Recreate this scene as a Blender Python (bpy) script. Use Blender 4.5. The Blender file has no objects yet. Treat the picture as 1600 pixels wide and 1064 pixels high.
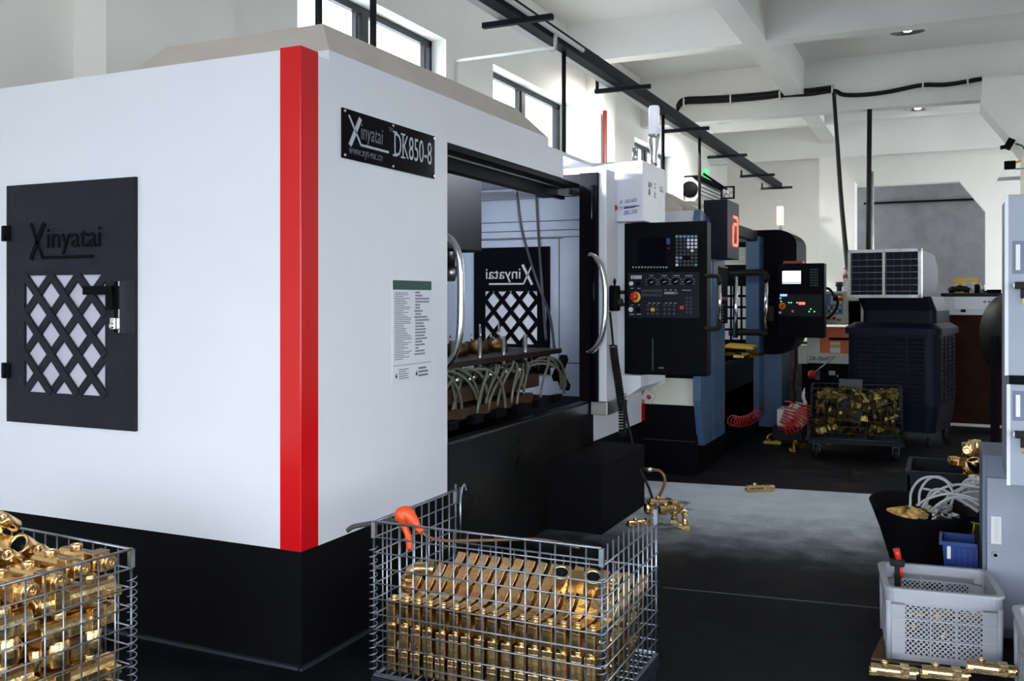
import bpy, bmesh, math, random
from mathutils import Vector, Matrix, Euler
from mathutils.bvhtree import BVHTree
V = Vector
PI = math.pi
SC = bpy.context.scene
COL = SC.collection
rnd = random.Random(7)

# ------------------------------------------------------------------ camera
FPX, HY, CZ = 1470.0, 465.0, 1.45
TH = math.atan(680 / 1470)
sT, cT = math.sin(TH), math.cos(TH)
cam = bpy.data.cameras.new('camera')
cam.sensor_width = 36
cam.lens = 36 * FPX / 1600
cam.shift_y = -(532 - HY) / 1600
cam.clip_start = 0.05
cam.clip_end = 200
co = bpy.data.objects.new('camera', cam)
COL.objects.link(co)
co.location = (0, 0, CZ)
co.rotation_euler = (PI / 2, 0, TH)
SC.camera = co


def _ray(px, py):
    u = (px - 800) / FPX
    return (-sT + cT * u, cT + sT * u, (HY - py) / FPX)


def aX(px, py, x):          # measured point on the plane X = x
    r = _ray(px, py); d = x / r[0]
    return V((x, d * r[1], CZ + d * r[2]))


def aY(px, py, y):
    r = _ray(px, py); d = y / r[1]
    return V((d * r[0], y, CZ + d * r[2]))


def aZ(px, py, z):
    r = _ray(px, py); d = (z - CZ) / r[2]
    return V((d * r[0], d * r[1], z))


# ------------------------------------------------------------------ materials
def mat(name, col, rough=0.5, metal=0.0, bump=0.0, bscale=60.0, var=0.0, vscale=4.0, coat=0.0, emit=None, estr=1.0, alpha=1.0, spec=None, rvar=0.0):
    m = bpy.data.materials.new(name)
    m.use_nodes = True
    nt = m.node_tree
    b = nt.nodes['Principled BSDF']
    b.inputs['Base Color'].default_value = (*col, 1)
    b.inputs['Roughness'].default_value = rough
    b.inputs['Metallic'].default_value = metal
    if spec is not None:
        b.inputs['Specular IOR Level'].default_value = spec
    if coat:
        b.inputs['Coat Weight'].default_value = coat
        b.inputs['Coat Roughness'].default_value = 0.05
    if alpha < 1:
        b.inputs['Alpha'].default_value = alpha
    if emit:
        b.inputs['Emission Color'].default_value = (*emit, 1)
        b.inputs['Emission Strength'].default_value = estr
    if bump or var or rvar:
        tc = nt.nodes.new('ShaderNodeTexCoord')
    if var or rvar:
        n = nt.nodes.new('ShaderNodeTexNoise')
        n.inputs['Scale'].default_value = vscale
        n.inputs['Detail'].default_value = 6
        nt.links.new(tc.outputs['Object'], n.inputs['Vector'])
    if var:
        r = nt.nodes.new('ShaderNodeValToRGB')
        r.color_ramp.elements[0].position = 0.3
        r.color_ramp.elements[1].position = 0.7
        r.color_ramp.elements[0].color = tuple(c * (1 - var) for c in col) + (1,)
        r.color_ramp.elements[1].color = tuple(min(1, c * (1 + var)) for c in col) + (1,)
        nt.links.new(n.outputs['Fac'], r.inputs['Fac'])
        nt.links.new(r.outputs['Color'], b.inputs['Base Color'])
    if rvar:
        mr = nt.nodes.new('ShaderNodeMapRange')
        mr.inputs['To Min'].default_value = max(0.02, rough - rvar)
        mr.inputs['To Max'].default_value = min(1, rough + rvar)
        nt.links.new(n.outputs['Fac'], mr.inputs['Value'])
        nt.links.new(mr.outputs['Result'], b.inputs['Roughness'])
    if bump:
        n2 = nt.nodes.new('ShaderNodeTexNoise')
        n2.inputs['Scale'].default_value = bscale
        n2.inputs['Detail'].default_value = 4
        nt.links.new(tc.outputs['Object'], n2.inputs['Vector'])
        bp = nt.nodes.new('ShaderNodeBump')
        bp.inputs['Strength'].default_value = bump
        bp.inputs['Distance'].default_value = 0.01
        nt.links.new(n2.outputs['Fac'], bp.inputs['Height'])
        nt.links.new(bp.outputs['Normal'], b.inputs['Normal'])
    return m


MT = {}
MT['white'] = mat('white_paint', (0.74, 0.76, 0.82), 0.38, var=0.02, vscale=2.5, bump=0.04, bscale=300)
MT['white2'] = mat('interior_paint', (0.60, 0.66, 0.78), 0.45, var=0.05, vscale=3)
MT['red'] = mat('red_gloss', (0.62, 0.006, 0.010), 0.2, coat=0.15, bump=0.05, bscale=12, spec=0.35)
MT['darkred'] = mat('dark_red', (0.30, 0.01, 0.01), 0.4)
MT['hood'] = mat('beige_paint', (0.62, 0.56, 0.50), 0.6, var=0.05)
MT['black'] = mat('black_paint', (0.004, 0.004, 0.006), 0.45, spec=0.04)
MT['matte'] = mat('matte_black', (0.005, 0.005, 0.006), 0.7, spec=0.06)
MT['gloss'] = mat('black_gloss', (0.003, 0.003, 0.006), 0.08, spec=0.05)
MT['apron'] = mat('black_sheet_steel', (0.012, 0.012, 0.012), 0.3, 0.35, var=0.4, vscale=3, rvar=0.12, spec=0.15)
MT['hammer'] = mat('hammered_navy', (0.009, 0.011, 0.021), 0.42, bump=0.5, bscale=220, var=0.3, vscale=8, spec=0.2)
MT['screen_mesh'] = mat('pale_filter', (0.52, 0.51, 0.60), 0.8, var=0.06)
MT['screen_white'] = mat('white_filter', (0.85, 0.85, 0.92), 0.8)
MT['chrome'] = mat('chrome', (0.80, 0.80, 0.82), 0.1, 1.0)
MT['steel'] = mat('brushed_steel', (0.55, 0.55, 0.54), 0.35, 1.0, rvar=0.15, vscale=20)
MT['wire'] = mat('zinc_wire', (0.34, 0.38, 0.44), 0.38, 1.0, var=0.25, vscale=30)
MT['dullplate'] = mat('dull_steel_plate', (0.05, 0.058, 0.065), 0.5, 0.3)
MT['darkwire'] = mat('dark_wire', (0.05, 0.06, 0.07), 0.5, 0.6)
MT['galv'] = mat('galvanised', (0.62, 0.64, 0.62), 0.45, 0.8, var=0.15, vscale=15)
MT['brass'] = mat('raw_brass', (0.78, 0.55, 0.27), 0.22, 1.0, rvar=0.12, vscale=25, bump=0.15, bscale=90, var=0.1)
MT['brass2'] = mat('shaded_brass', (0.24, 0.175, 0.045), 0.35, 1.0, rvar=0.12, vscale=25, bump=0.2, bscale=90, var=0.2)  # darker copy of the brass: back-of-room shade put into its colour
MT['bronze'] = mat('rusty_fixture', (0.022, 0.011, 0.007), 0.5, 0.5, var=0.5, vscale=14)
MT['ochre'] = mat('brass_dust', (0.05, 0.025, 0.009), 0.7, 0.2, var=0.4, vscale=20)
MT['gold'] = mat('dull_bushing', (0.16, 0.09, 0.035), 0.4, 0.9)
MT['hose'] = mat('clear_hose', (0.17, 0.17, 0.13), 0.08, alpha=0.88)
MT['hose2'] = mat('clear_tube', (0.62, 0.64, 0.66), 0.12, alpha=0.7)
MT['rubber'] = mat('black_rubber', (0.006, 0.006, 0.006), 0.65, spec=0.3)
MT['greyhose'] = mat('grey_hose', (0.06, 0.06, 0.07), 0.5)
MT['brownhose'] = mat('amber_hose', (0.20, 0.11, 0.05), 0.25)
MT['blue'] = mat('blue_paint', (0.050, 0.105, 0.21), 0.4, var=0.06)
MT['pale'] = mat('pale_cream', (0.66, 0.68, 0.60), 0.5, var=0.04)
MT['orange'] = mat('orange_paint', (0.85, 0.17, 0.035), 0.45, var=0.06)
MT['orangep'] = mat('orange_plastic', (0.90, 0.10, 0.02), 0.4)
MT['navy'] = mat('navy_plastic', (0.007, 0.007, 0.022), 0.5, spec=0.2)
MT['navy2'] = mat('dark_navy_plastic', (0.004, 0.005, 0.012), 0.5, spec=0.2)
MT['bluebin'] = mat('blue_plastic', (0.006, 0.035, 0.20), 0.4)
MT['crate'] = mat('white_plastic', (0.37, 0.39, 0.44), 0.5, var=0.05, vscale=6)
MT['cab'] = mat('grey_cabinet', (0.30, 0.335, 0.42), 0.5, var=0.06, vscale=5)
MT['cab2'] = mat('blue_grey_cabinet', (0.14, 0.17, 0.25), 0.5)
MT['paper'] = mat('paper', (0.78, 0.80, 0.84), 0.8)
MT['label'] = mat('label_white', (0.72, 0.74, 0.80), 0.6)
MT['green'] = mat('label_green', (0.004, 0.06, 0.05), 0.5)
MT['ink'] = mat('grey_ink', (0.16, 0.17, 0.22), 0.8)
MT['ink2'] = mat('black_ink', (0.01, 0.01, 0.012), 0.8)
MT['inkb'] = mat('blue_ink', (0.02, 0.03, 0.30), 0.8)
MT['sign'] = mat('sign_grey', (0.42, 0.46, 0.50), 0.4)
MT['sign2'] = mat('sign_dim', (0.09, 0.10, 0.13), 0.4)
MT['signw'] = mat('sign_bright', (0.75, 0.77, 0.78), 0.3)
MT['wall'] = mat('wall_plaster', (0.86, 0.84, 0.79), 0.85, var=0.03, vscale=1.2)
MT['ceil'] = mat('ceiling_plaster', (0.78, 0.77, 0.745), 0.9, var=0.05, vscale=0.8)
MT['greywall'] = mat('grey_wall', (0.16, 0.16, 0.165), 0.9, var=0.15, vscale=3)
MT['frame'] = mat('window_aluminium', (0.012, 0.012, 0.016), 0.45)
MT['tray'] = mat('cable_tray', (0.012, 0.013, 0.018), 0.6, spec=0.1)
MT['traypale'] = mat('tray_zinc', (0.55, 0.55, 0.56), 0.5, 0.5)
MT['pipe'] = mat('white_conduit', (0.75, 0.75, 0.73), 0.5)
MT['redpipe'] = mat('red_pipe', (0.085, 0.003, 0.004), 0.5)
MT['redcoil'] = mat('red_coil', (0.75, 0.03, 0.02), 0.35)
MT['redplastic'] = mat('red_plastic', (0.60, 0.02, 0.02), 0.35)
MT['yellow'] = mat('yellow_plastic', (0.75, 0.45, 0.02), 0.4)
MT['keyw'] = mat('key_white', (0.75, 0.78, 0.85), 0.5)
MT['keyb'] = mat('key_pale_blue', (0.20, 0.28, 0.42), 0.5)
MT['keyd'] = mat('key_dark', (0.03, 0.035, 0.045), 0.5)
MT['keyt'] = mat('key_teal', (0.08, 0.28, 0.32), 0.5)
MT['wood'] = mat('red_brown_wood', (0.030, 0.008, 0.004), 0.6, spec=0.1, var=0.3, vscale=6)
MT['bench'] = mat('bench_top', (0.010, 0.012, 0.020), 0.5, spec=0.15)
MT['olive'] = mat('olive_drum', (0.012, 0.014, 0.010), 0.5, spec=0.2)
MT['plank'] = mat('speckled_board', (0.12, 0.11, 0.10), 0.9, var=0.5, vscale=12)
MT['lamp'] = mat('lamp_reflector', (0.80, 0.80, 0.82), 0.25, 0.9)
MT['bulb'] = mat('lamp_bulb', (0.9, 0.9, 0.9), 0.3, emit=(1.0, 0.97, 0.92), estr=2.5)
MT['led'] = mat('red_led', (0.3, 0.01, 0.01), 0.5, emit=(1.0, 0.10, 0.06), estr=2.2)
MT['ledg'] = mat('green_led', (0.0, 0.2, 0.05), 0.5, emit=(0.1, 1.0, 0.25), estr=1.5)
MT['ledb'] = mat('blue_lcd', (0.1, 0.2, 0.6), 0.5, emit=(0.22, 0.42, 1.0), estr=1.2)
MT['lcd'] = mat('lit_screen', (0.6, 0.6, 0.8), 0.4, emit=(0.78, 0.80, 1.0), estr=1.0)
MT['beacon'] = mat('amber_beacon', (0.9, 0.6, 0.4), 0.3, emit=(1.0, 0.62, 0.36), estr=1.6)
MT['beaconw'] = mat('white_beacon', (0.85, 0.85, 0.95), 0.2, emit=(0.85, 0.85, 1.0), estr=0.25)
MT['exit'] = mat('exit_green', (0.05, 0.4, 0.15), 0.4, emit=(0.15, 0.8, 0.3), estr=0.7)
MT['tubelight'] = mat('work_light', (1, 1, 1), 0.4, emit=(0.86, 0.92, 1.0), estr=190)
MT['tubelight2'] = mat('work_light_small', (1, 1, 1), 0.4, emit=(0.95, 1.0, 0.95), estr=25)
MT['bore'] = mat('oily_shaded_bore', (0.012, 0.013, 0.018), 0.45, 0.2)
MT['pink'] = mat('bottle_label', (0.6, 0.05, 0.06), 0.5)
MT['bottle'] = mat('bottle_clear', (0.75, 0.75, 0.78), 0.15, alpha=0.6)
MT['stain'] = mat('cardboard', (0.10, 0.065, 0.03), 0.8, var=0.4, vscale=10)
MT['swarf'] = mat('brass_swarf', (0.70, 0.46, 0.16), 0.35, 0.9, bump=1.0, bscale=60, var=0.4, vscale=40)


def pane_material():
    m = bpy.data.materials.new('window_glass')
    m.use_nodes = True
    nt = m.node_tree
    nt.nodes.clear()
    o = nt.nodes.new('ShaderNodeOutputMaterial')
    mx = nt.nodes.new('ShaderNodeMixShader')
    t = nt.nodes.new('ShaderNodeBsdfTransparent')
    t.inputs[0].default_value = (0.93, 0.96, 0.97, 1)
    g = nt.nodes.new('ShaderNodeBsdfGlossy')
    g.inputs['Roughness'].default_value = 0.03
    mx.inputs[0].default_value = 0.06
    nt.links.new(t.outputs[0], mx.inputs[1])
    nt.links.new(g.outputs[0], mx.inputs[2])
    nt.links.new(mx.outputs[0], o.inputs[0])
    return m


MT['glass'] = pane_material()


def floor_material():
    m = bpy.data.materials.new('worn_lit_concrete_floor')
    m.use_nodes = True
    nt = m.node_tree
    b = nt.nodes['Principled BSDF']
    N = nt.nodes.new
    L = nt.links.new
    tc = N('ShaderNodeTexCoord')
    sx = N('ShaderNodeSeparateXYZ')
    L(tc.outputs['Object'], sx.inputs[0])

    def noise(scale, detail=6, rough=0.6):
        n = N('ShaderNodeTexNoise')
        n.inputs['Scale'].default_value = scale
        n.inputs['Detail'].default_value = detail
        n.inputs['Roughness'].default_value = rough
        L(tc.outputs['Object'], n.inputs['Vector'])
        return n.outputs['Fac']

    def math_(op, a, bb=0.0, c=None):
        n = N('ShaderNodeMath')
        n.operation = op
        for i, v in enumerate((a, bb) if c is None else (a, bb, c)):
            if isinstance(v, (int, float)):
                n.inputs[i].default_value = v
            else:
                L(v, n.inputs[i])
        return n.outputs[0]

    def ramp(v, lo, hi):
        n = N('ShaderNodeMapRange')
        n.interpolation_type = 'SMOOTHSTEP'
        n.inputs['From Min'].default_value = lo
        n.inputs['From Max'].default_value = hi
        L(v, n.inputs['Value'])
        return n.outputs['Result']

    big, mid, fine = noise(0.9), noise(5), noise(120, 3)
    # pale stretch of walkway: wear and a light band put into the colour,
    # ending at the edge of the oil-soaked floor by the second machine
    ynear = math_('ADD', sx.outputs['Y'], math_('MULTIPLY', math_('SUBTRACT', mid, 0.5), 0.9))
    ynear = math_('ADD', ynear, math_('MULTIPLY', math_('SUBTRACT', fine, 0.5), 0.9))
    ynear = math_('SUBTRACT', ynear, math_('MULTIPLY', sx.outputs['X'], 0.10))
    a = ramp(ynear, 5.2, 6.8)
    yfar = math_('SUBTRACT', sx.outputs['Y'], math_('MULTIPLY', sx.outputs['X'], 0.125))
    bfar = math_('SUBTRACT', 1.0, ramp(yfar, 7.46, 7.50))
    worn_lit = math_('MULTIPLY', a, bfar)
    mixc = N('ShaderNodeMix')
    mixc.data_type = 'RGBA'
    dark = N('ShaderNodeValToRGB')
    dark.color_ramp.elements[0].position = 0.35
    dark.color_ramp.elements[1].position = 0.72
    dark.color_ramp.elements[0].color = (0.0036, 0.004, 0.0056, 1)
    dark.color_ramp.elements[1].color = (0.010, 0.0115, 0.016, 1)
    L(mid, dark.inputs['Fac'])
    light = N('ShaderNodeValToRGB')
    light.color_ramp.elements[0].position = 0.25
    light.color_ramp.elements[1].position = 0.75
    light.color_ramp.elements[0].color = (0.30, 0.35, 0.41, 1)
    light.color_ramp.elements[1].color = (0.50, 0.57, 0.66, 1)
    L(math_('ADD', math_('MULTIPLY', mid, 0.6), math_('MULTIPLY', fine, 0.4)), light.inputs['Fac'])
    L(worn_lit, mixc.inputs[0])
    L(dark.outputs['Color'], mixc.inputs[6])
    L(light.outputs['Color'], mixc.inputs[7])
    # yellow brass-dust smears on the far floor
    st = math_('MULTIPLY', ramp(noise(3.2, 8, 0.7), 0.54, 0.72), math_('MULTIPLY', ramp(sx.outputs['Y'], 7.4, 7.9), math_('SUBTRACT', 1.0, ramp(sx.outputs['Y'], 8.6, 9.3))))
    mix2 = N('ShaderNodeMix')
    mix2.data_type = 'RGBA'
    L(st, mix2.inputs[0])
    L(mixc.outputs[2], mix2.inputs[6])
    mix2.inputs[7].default_value = (0.06, 0.052, 0.018, 1)
    # pale specks
    sp = ramp(noise(60, 2), 0.70, 0.76)
    mix3 = N('ShaderNodeMix')
    mix3.data_type = 'RGBA'
    L(math_('MULTIPLY', sp, 0.5), mix3.inputs[0])
    L(mix2.outputs[2], mix3.inputs[6])
    mix3.inputs[7].default_value = (0.12, 0.12, 0.13, 1)
    L(mix3.outputs[2], b.inputs['Base Color'])
    rr = math_('ADD', math_('MULTIPLY', mid, 0.35), 0.38)
    L(rr, b.inputs['Roughness'])
    b.inputs['Specular IOR Level'].default_value = 0.12
    bp = N('ShaderNodeBump')
    bp.inputs['Strength'].default_value = 0.15
    bp.inputs['Distance'].default_value = 0.01
    L(fine, bp.inputs['Height'])
    L(bp.outputs['Normal'], b.inputs['Normal'])
    return m


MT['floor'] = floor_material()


# ------------------------------------------------------------------ mesh builder
def rot3(rx=0, ry=0, rz=0):
    return Matrix.Rotation(rz, 3, 'Z') @ Matrix.Rotation(ry, 3, 'Y') @ Matrix.Rotation(rx, 3, 'X')


def smooth_path(pts, n=8):
    pts = [V(p) for p in pts]
    if len(pts) < 3:
        return pts
    out = []
    P = [pts[0] * 2 - pts[1]] + pts + [pts[-1] * 2 - pts[-2]]
    for i in range(1, len(P) - 2):
        a, b, c, d = P[i - 1], P[i], P[i + 1], P[i + 2]
        for k in range(n):
            t = k / n
            out.append(0.5 * ((2 * b) + (c - a) * t + (2 * a - 5 * b + 4 * c - d) * t * t + (3 * b - a - 3 * c + d) * t ** 3))
    out.append(pts[-1])
    return out


class MB:
    def __init__(s):
        s.v, s.f, s.sm, s.mi = [], [], [], []
        s.m = 0

    def add(s, vs, fs, smooth=False):
        b = len(s.v)
        s.v += [V(p) for p in vs]
        for f in fs:
            s.f.append([b + i for i in f])
            s.sm.append(smooth)
            s.mi.append(s.m)
        return s

    def box(s, x0, x1, y0, y1, z0, z1):
        return s.add([(x, y, z) for z in (z0, z1) for y in (y0, y1) for x in (x0, x1)],
                     [(0, 2, 3, 1), (4, 5, 7, 6), (0, 1, 5, 4), (2, 6, 7, 3), (0, 4, 6, 2), (1, 3, 7, 5)])

    def obox(s, c, size, R=None):
        R = R or Matrix.Identity(3)
        c = V(c)
        hx, hy, hz = (k / 2 for k in size)
        return s.add([c + R @ V((x, y, z)) for z in (-hz, hz) for y in (-hy, hy) for x in (-hx, hx)],
                     [(0, 2, 3, 1), (4, 5, 7, 6), (0, 1, 5, 4), (2, 6, 7, 3), (0, 4, 6, 2), (1, 3, 7, 5)])

    def bar(s, p0, p1, w, t, nrm):
        p0, p1, nrm = V(p0), V(p1), V(nrm).normalized()
        d = p1 - p0
        if d.length < 1e-6:
            return s
        sd = d.cross(nrm).normalized()
        vs = []
        for p in (p0, p1):
            for a, b in ((-1, -1), (1, -1), (1, 1), (-1, 1)):
                vs.append(p + sd * (a * w / 2) + nrm * (b * t / 2))
        return s.add(vs, [(3, 2, 1, 0), (4, 5, 6, 7), (0, 1, 5, 4), (1, 2, 6, 5), (2, 3, 7, 6), (3, 0, 4, 7)])

    def tube(s, pts, r, n=8, caps=True, smooth=True, closed=False):
        pts = [V(p) for p in pts]
        rs = r if isinstance(r, (list, tuple)) else [r] * len(pts)
        t0 = (pts[1] - pts[0]).normalized()
        up = V((0, 0, 1)) if abs(t0.z) < 0.9 else V((1, 0, 0))
        nx = t0.cross(up).normalized()
        vs, fs = [], []
        for i, p in enumerate(pts):
            a = pts[max(i - 1, 0)]
            b = pts[min(i + 1, len(pts) - 1)]
            t = (b - a).normalized() if (b - a).length > 1e-9 else t0
            nx = (nx - t * nx.dot(t))
            nx = nx.normalized() if nx.length > 1e-6 else t.orthogonal().normalized()
            ny = t.cross(nx)
            for k in range(n):
                an = 2 * PI * k / n
                vs.append(p + (nx * math.cos(an) + ny * math.sin(an)) * rs[i])
        for i in range(len(pts) - 1):
            for k in range(n):
                k2 = (k + 1) % n
                fs.append((i * n + k, i * n + k2, (i + 1) * n + k2, (i + 1) * n + k))
        s.add(vs, fs, smooth)
        if caps:
            b = len(s.v) - len(vs)
            s.f.append([b + k for k in range(n)][::-1]); s.sm.append(False); s.mi.append(s.m)
            e = b + (len(pts) - 1) * n
            s.f.append([e + k for k in range(n)]); s.sm.append(False); s.mi.append(s.m)
        return s

    def cyl(s, p0, p1, r, n=16, r2=None):
        return s.tube([p0, p1], [r, r if r2 is None else r2], n)

    def prism(s, poly, org, U, W, D):
        """polygon (u, w) in the plane org + u*U + w*W, extruded by the vector D"""
        org, U, W, D = V(org), V(U), V(W), V(D)
        n = len(poly)
        a = [org + U * u + W * w for u, w in poly]
        vs = a + [p + D for p in a]
        fs = [tuple(range(n))[::-1], tuple(range(n, 2 * n))] + [(i, (i + 1) % n, n + (i + 1) % n, n + i) for i in range(n)]
        return s.add(vs, fs)

    def lathe(s, prof, c, axis=(0, 0, 1), n=20, smooth=True):
        c, ax = V(c), V(axis).normalized()
        x = ax.orthogonal().normalized()
        y = ax.cross(x)
        vs, fs = [], []
        for r, h in prof:
            for k in range(n):
                an = 2 * PI * k / n
                vs.append(c + ax * h + (x * math.cos(an) + y * math.sin(an)) * r)
        for i in range(len(prof) - 1):
            for k in range(n):
                k2 = (k + 1) % n
                fs.append((i * n + k, i * n + k2, (i + 1) * n + k2, (i + 1) * n + k))
        return s.add(vs, fs, smooth)

    def lattice(s, org, U, W, w, h, pu, pw, bw, t, nrm):
        """diamond lattice clipped to the rectangle w x h"""
        org, U, W = V(org), V(U).normalized(), V(W).normalized()
        sl = pw / pu
        for sg in (1, -1):
            k0 = -int(h / pw) - 2
            k1 = int((w / pu)) + 3
            for k in range(k0 - 2, k1 + int(h / pw) + 2):
                # line through (k*pu, 0) with slope sg*sl
                pts = []
                u0 = k * pu
                lo, hi = -1e9, 1e9
                du, dw = 1.0, sg * sl
                for o_, d_, mx in ((u0, du, w), (0.0, dw, h)):
                    a, b = (0 - o_) / d_, (mx - o_) / d_
                    lo, hi = max(lo, min(a, b)), min(hi, max(a, b))
                if hi - lo > pu * 0.12:
                    p0 = org + U * (u0 + lo) + W * (dw * lo)
                    p1 = org + U * (u0 + hi) + W * (dw * hi)
                    s.bar(p0 + V(nrm) * (0.2 * t * sg), p1 + V(nrm) * (0.2 * t * sg), bw, t, nrm)
        return s

    def xf(s, M3, loc=(0, 0, 0)):
        s.v = [M3 @ p + V(loc) for p in s.v]
        return s

    def o(s, name, m, parent=None, bevel=0.0, seg=2, label=None, kind=None, org=None):
        me = bpy.data.meshes.new(name)
        og = V(org) if org is not None else V((0, 0, 0))
        if org is None and parent is not None:
            og = V(parent.get('_org', (0, 0, 0)))
        me.from_pydata([tuple(p - og) for p in s.v], [], s.f)
        for i, p in enumerate(me.polygons):
            p.use_smooth = s.sm[i]
            p.material_index = s.mi[i]
        for k in (m if isinstance(m, (list, tuple)) else [m]):
            me.materials.append(MT[k])
        me.update()
        ob = bpy.data.objects.new(name, me)
        COL.objects.link(ob)
        if parent is not None:
            ob.parent = parent
            ob['_org'] = tuple(og)
        else:
            ob.location = og
            ob['_org'] = tuple(og)
        if bevel:
            md = ob.modifiers.new('bevel', 'BEVEL')
            md.width = bevel
            md.segments = seg
            md.limit_method = 'ANGLE'
        if label:
            ob['label'] = label
        if kind:
            ob['kind'] = kind
        return ob


def thing(name, loc, label, cat, group=None):
    e = bpy.data.objects.new(name, None)
    e.empty_display_size = 0.1
    COL.objects.link(e)
    e.location = loc
    e['_org'] = tuple(loc)
    e['label'] = label
    e['category'] = cat
    if group:
        e['group'] = group
    return e


def tag(o, label, cat, group=None):
    o['label'] = label
    o['category'] = cat
    if group:
        o['group'] = group
    return o


def place(root, loc, rz=0.0, rx=0.0, ry=0.0):
    root.location = loc
    root.rotation_euler = (rx, ry, rz)
    return root


def copy_tree(o, parent=None):
    c = o.copy()
    COL.objects.link(c)
    if parent is not None:
        c.parent = parent
    for ch in o.children:
        copy_tree(ch, c)
    return c


def text(name, body, loc, U, W, size, m, parent, xs=1.0, depth=0.002, align='LEFT', shear=0.0, bold=0.0):
    """lettering as a mesh: U is the reading direction, W is up"""
    cu = bpy.data.curves.new(name, 'FONT')
    cu.body = body
    cu.size = size
    cu.align_x = align
    cu.extrude = depth / 2
    cu.shear = shear
    cu.offset = bold
    cu.resolution_u = 3
    tmp = bpy.data.objects.new(name, cu)
    COL.objects.link(tmp)
    dg = bpy.context.evaluated_depsgraph_get()
    me = bpy.data.meshes.new_from_object(tmp.evaluated_get(dg))
    bpy.data.objects.remove(tmp)
    bpy.data.curves.remove(cu)
    U, W, loc = V(U).normalized(), V(W).normalized(), V(loc)
    Nn = U.cross(W)
    og = V(parent.get('_org', (0, 0, 0))) if parent else V((0, 0, 0))
    for v in me.vertices:
        p = v.co.copy()
        v.co = loc + U * (p.x * xs) + W * p.y + Nn * p.z - og
    me.materials.clear()
    me.materials.append(MT[m])
    me.name = name
    ob = bpy.data.objects.new(name, me)
    COL.objects.link(ob)
    if parent:
        ob.parent = parent
        ob['_org'] = tuple(og)
    return ob


def coil(path, R, r, turns, n=5, per=10):
    pts = smooth_path(path, 12)
    ln = [0.0]
    for a, b in zip(pts, pts[1:]):
        ln.append(ln[-1] + (b - a).length)
    tot = ln[-1]
    out = []
    N = int(turns * per)
    nx = None
    j = 0
    for i in range(N + 1):
        s_ = tot * i / N
        while j < len(ln) - 2 and ln[j + 1] < s_:
            j += 1
        f = (s_ - ln[j]) / max(1e-9, ln[j + 1] - ln[j])
        p = pts[j].lerp(pts[j + 1], f)
        t = (pts[j + 1] - pts[j]).normalized()
        if nx is None:
            nx = t.orthogonal().normalized()
        nx = (nx - t * nx.dot(t)).normalized()
        ny = t.cross(nx)
        a = 2 * PI * i / per
        out.append(p + (nx * math.cos(a) + ny * math.sin(a)) * R)
    return MB().tube(out, r, n)


# ------------------------------------------------------------------ the room
WX = -4.97          # left wall
YB = 23.5           # back wall
SL = 5.36           # slab
BZ = 4.5            # underside of the main beams
RX = 3.4            # right wall


LEFT_W, RIGHT_W, WALK_W = 380, 10, 215


def structure(o):
    o['kind'] = 'structure'
    return o


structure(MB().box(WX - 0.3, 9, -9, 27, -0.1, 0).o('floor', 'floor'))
structure(MB().box(WX - 0.3, RX + 0.3, -3, 27, SL, SL + 0.15).o('ceiling', 'ceil'))
WIN = [(6.44, 9.03), (10.2, 12.8), (15.85, 18.46)]
WZ0, WZ1 = 2.95, 4.27
w = MB()
ys = [-3.0] + [k for a in WIN for k in a] + [YB + 0.3]
w.box(WX - 0.3, WX, -3.0, YB + 0.3, 0, WZ0)
w.box(WX - 0.3, WX, -3.0, YB + 0.3, WZ1, SL)
for i in range(0, len(ys), 2):
    w.box(WX - 0.3, WX, ys[i], ys[i + 1], WZ0, WZ1)
structure(w.o('wall_left', 'wall'))
for i, (a, b) in enumerate(WIN):
    e = bpy.data.objects.new('window_%d' % (i + 1), None)
    COL.objects.link(e)
    e.location = (WX - 0.2, (a + b) / 2, WZ0)
    e['_org'] = tuple(e.location)
    structure(e)
    f = MB()
    x0, x1 = WX - 0.24, WX - 0.18
    f.box(x0, x1, a, b, WZ0, WZ0 + 0.05).box(x0, x1, a, b, WZ1 - 0.07, WZ1)
    f.box(x0, x1, a, a + 0.05, WZ0, WZ1).box(x0, x1, b - 0.05, b, WZ0, WZ1)
    f.o('window_frame', 'frame', e)
    mid = (a + b) / 2
    MB().box(x0, x1 + 0.02, mid - 0.10, mid + 0.02, WZ0 + 0.05, WZ1 - 0.07).o('mullion', 'frame', e)
    MB().box(x0 + 0.01, x1, mid - 0.17, mid - 0.14, WZ0 + 0.05, WZ1 - 0.07).o('mullion', 'frame', e)
    MB().box(x0 + 0.01, x1, b - 0.17, b - 0.12, WZ0 + 0.05, WZ1 - 0.07).o('sash_stile', 'frame', e)
    for p0, p1 in ((a + 0.05, mid - 0.1), (mid + 0.02, b - 0.05)):
        MB().box(WX - 0.215, WX - 0.205, p0, p1, WZ0 + 0.05, WZ1 - 0.07).o('pane', 'glass', e)
# back wall with the wide dark passage
dx0, dx1 = aY(1337, 288, YB).x, aY(1540, 330, YB).x
dz = aY(1400, 288, YB).z
ch = aY(1500, 288, YB).x
zc = aY(1540, 330, YB).z
w = MB()
w.box(WX - 0.3, dx0, YB, YB + 0.3, 0, SL)
w.box(dx0, dx1, YB, YB + 0.3, dz, SL)
w.box(dx1, RX + 0.3, YB, YB + 0.3, 0, SL)
w.prism([(ch, dz), (dx1, dz), (dx1, zc)], (0, YB, 0), (1, 0, 0), (0, 0, 1), (0, 0.3, 0))
structure(w.o('wall_back', 'wall'))
w = MB().box(WX, RX, 26.2, 26.4, 0, SL)
structure(w.o('wall_passage', 'greywall'))
structure(MB().box(dx0 - 0.02, RX, 26.12, 26.2, 3.88, 3.93).o('trim_passage', 'matte'))
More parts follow.
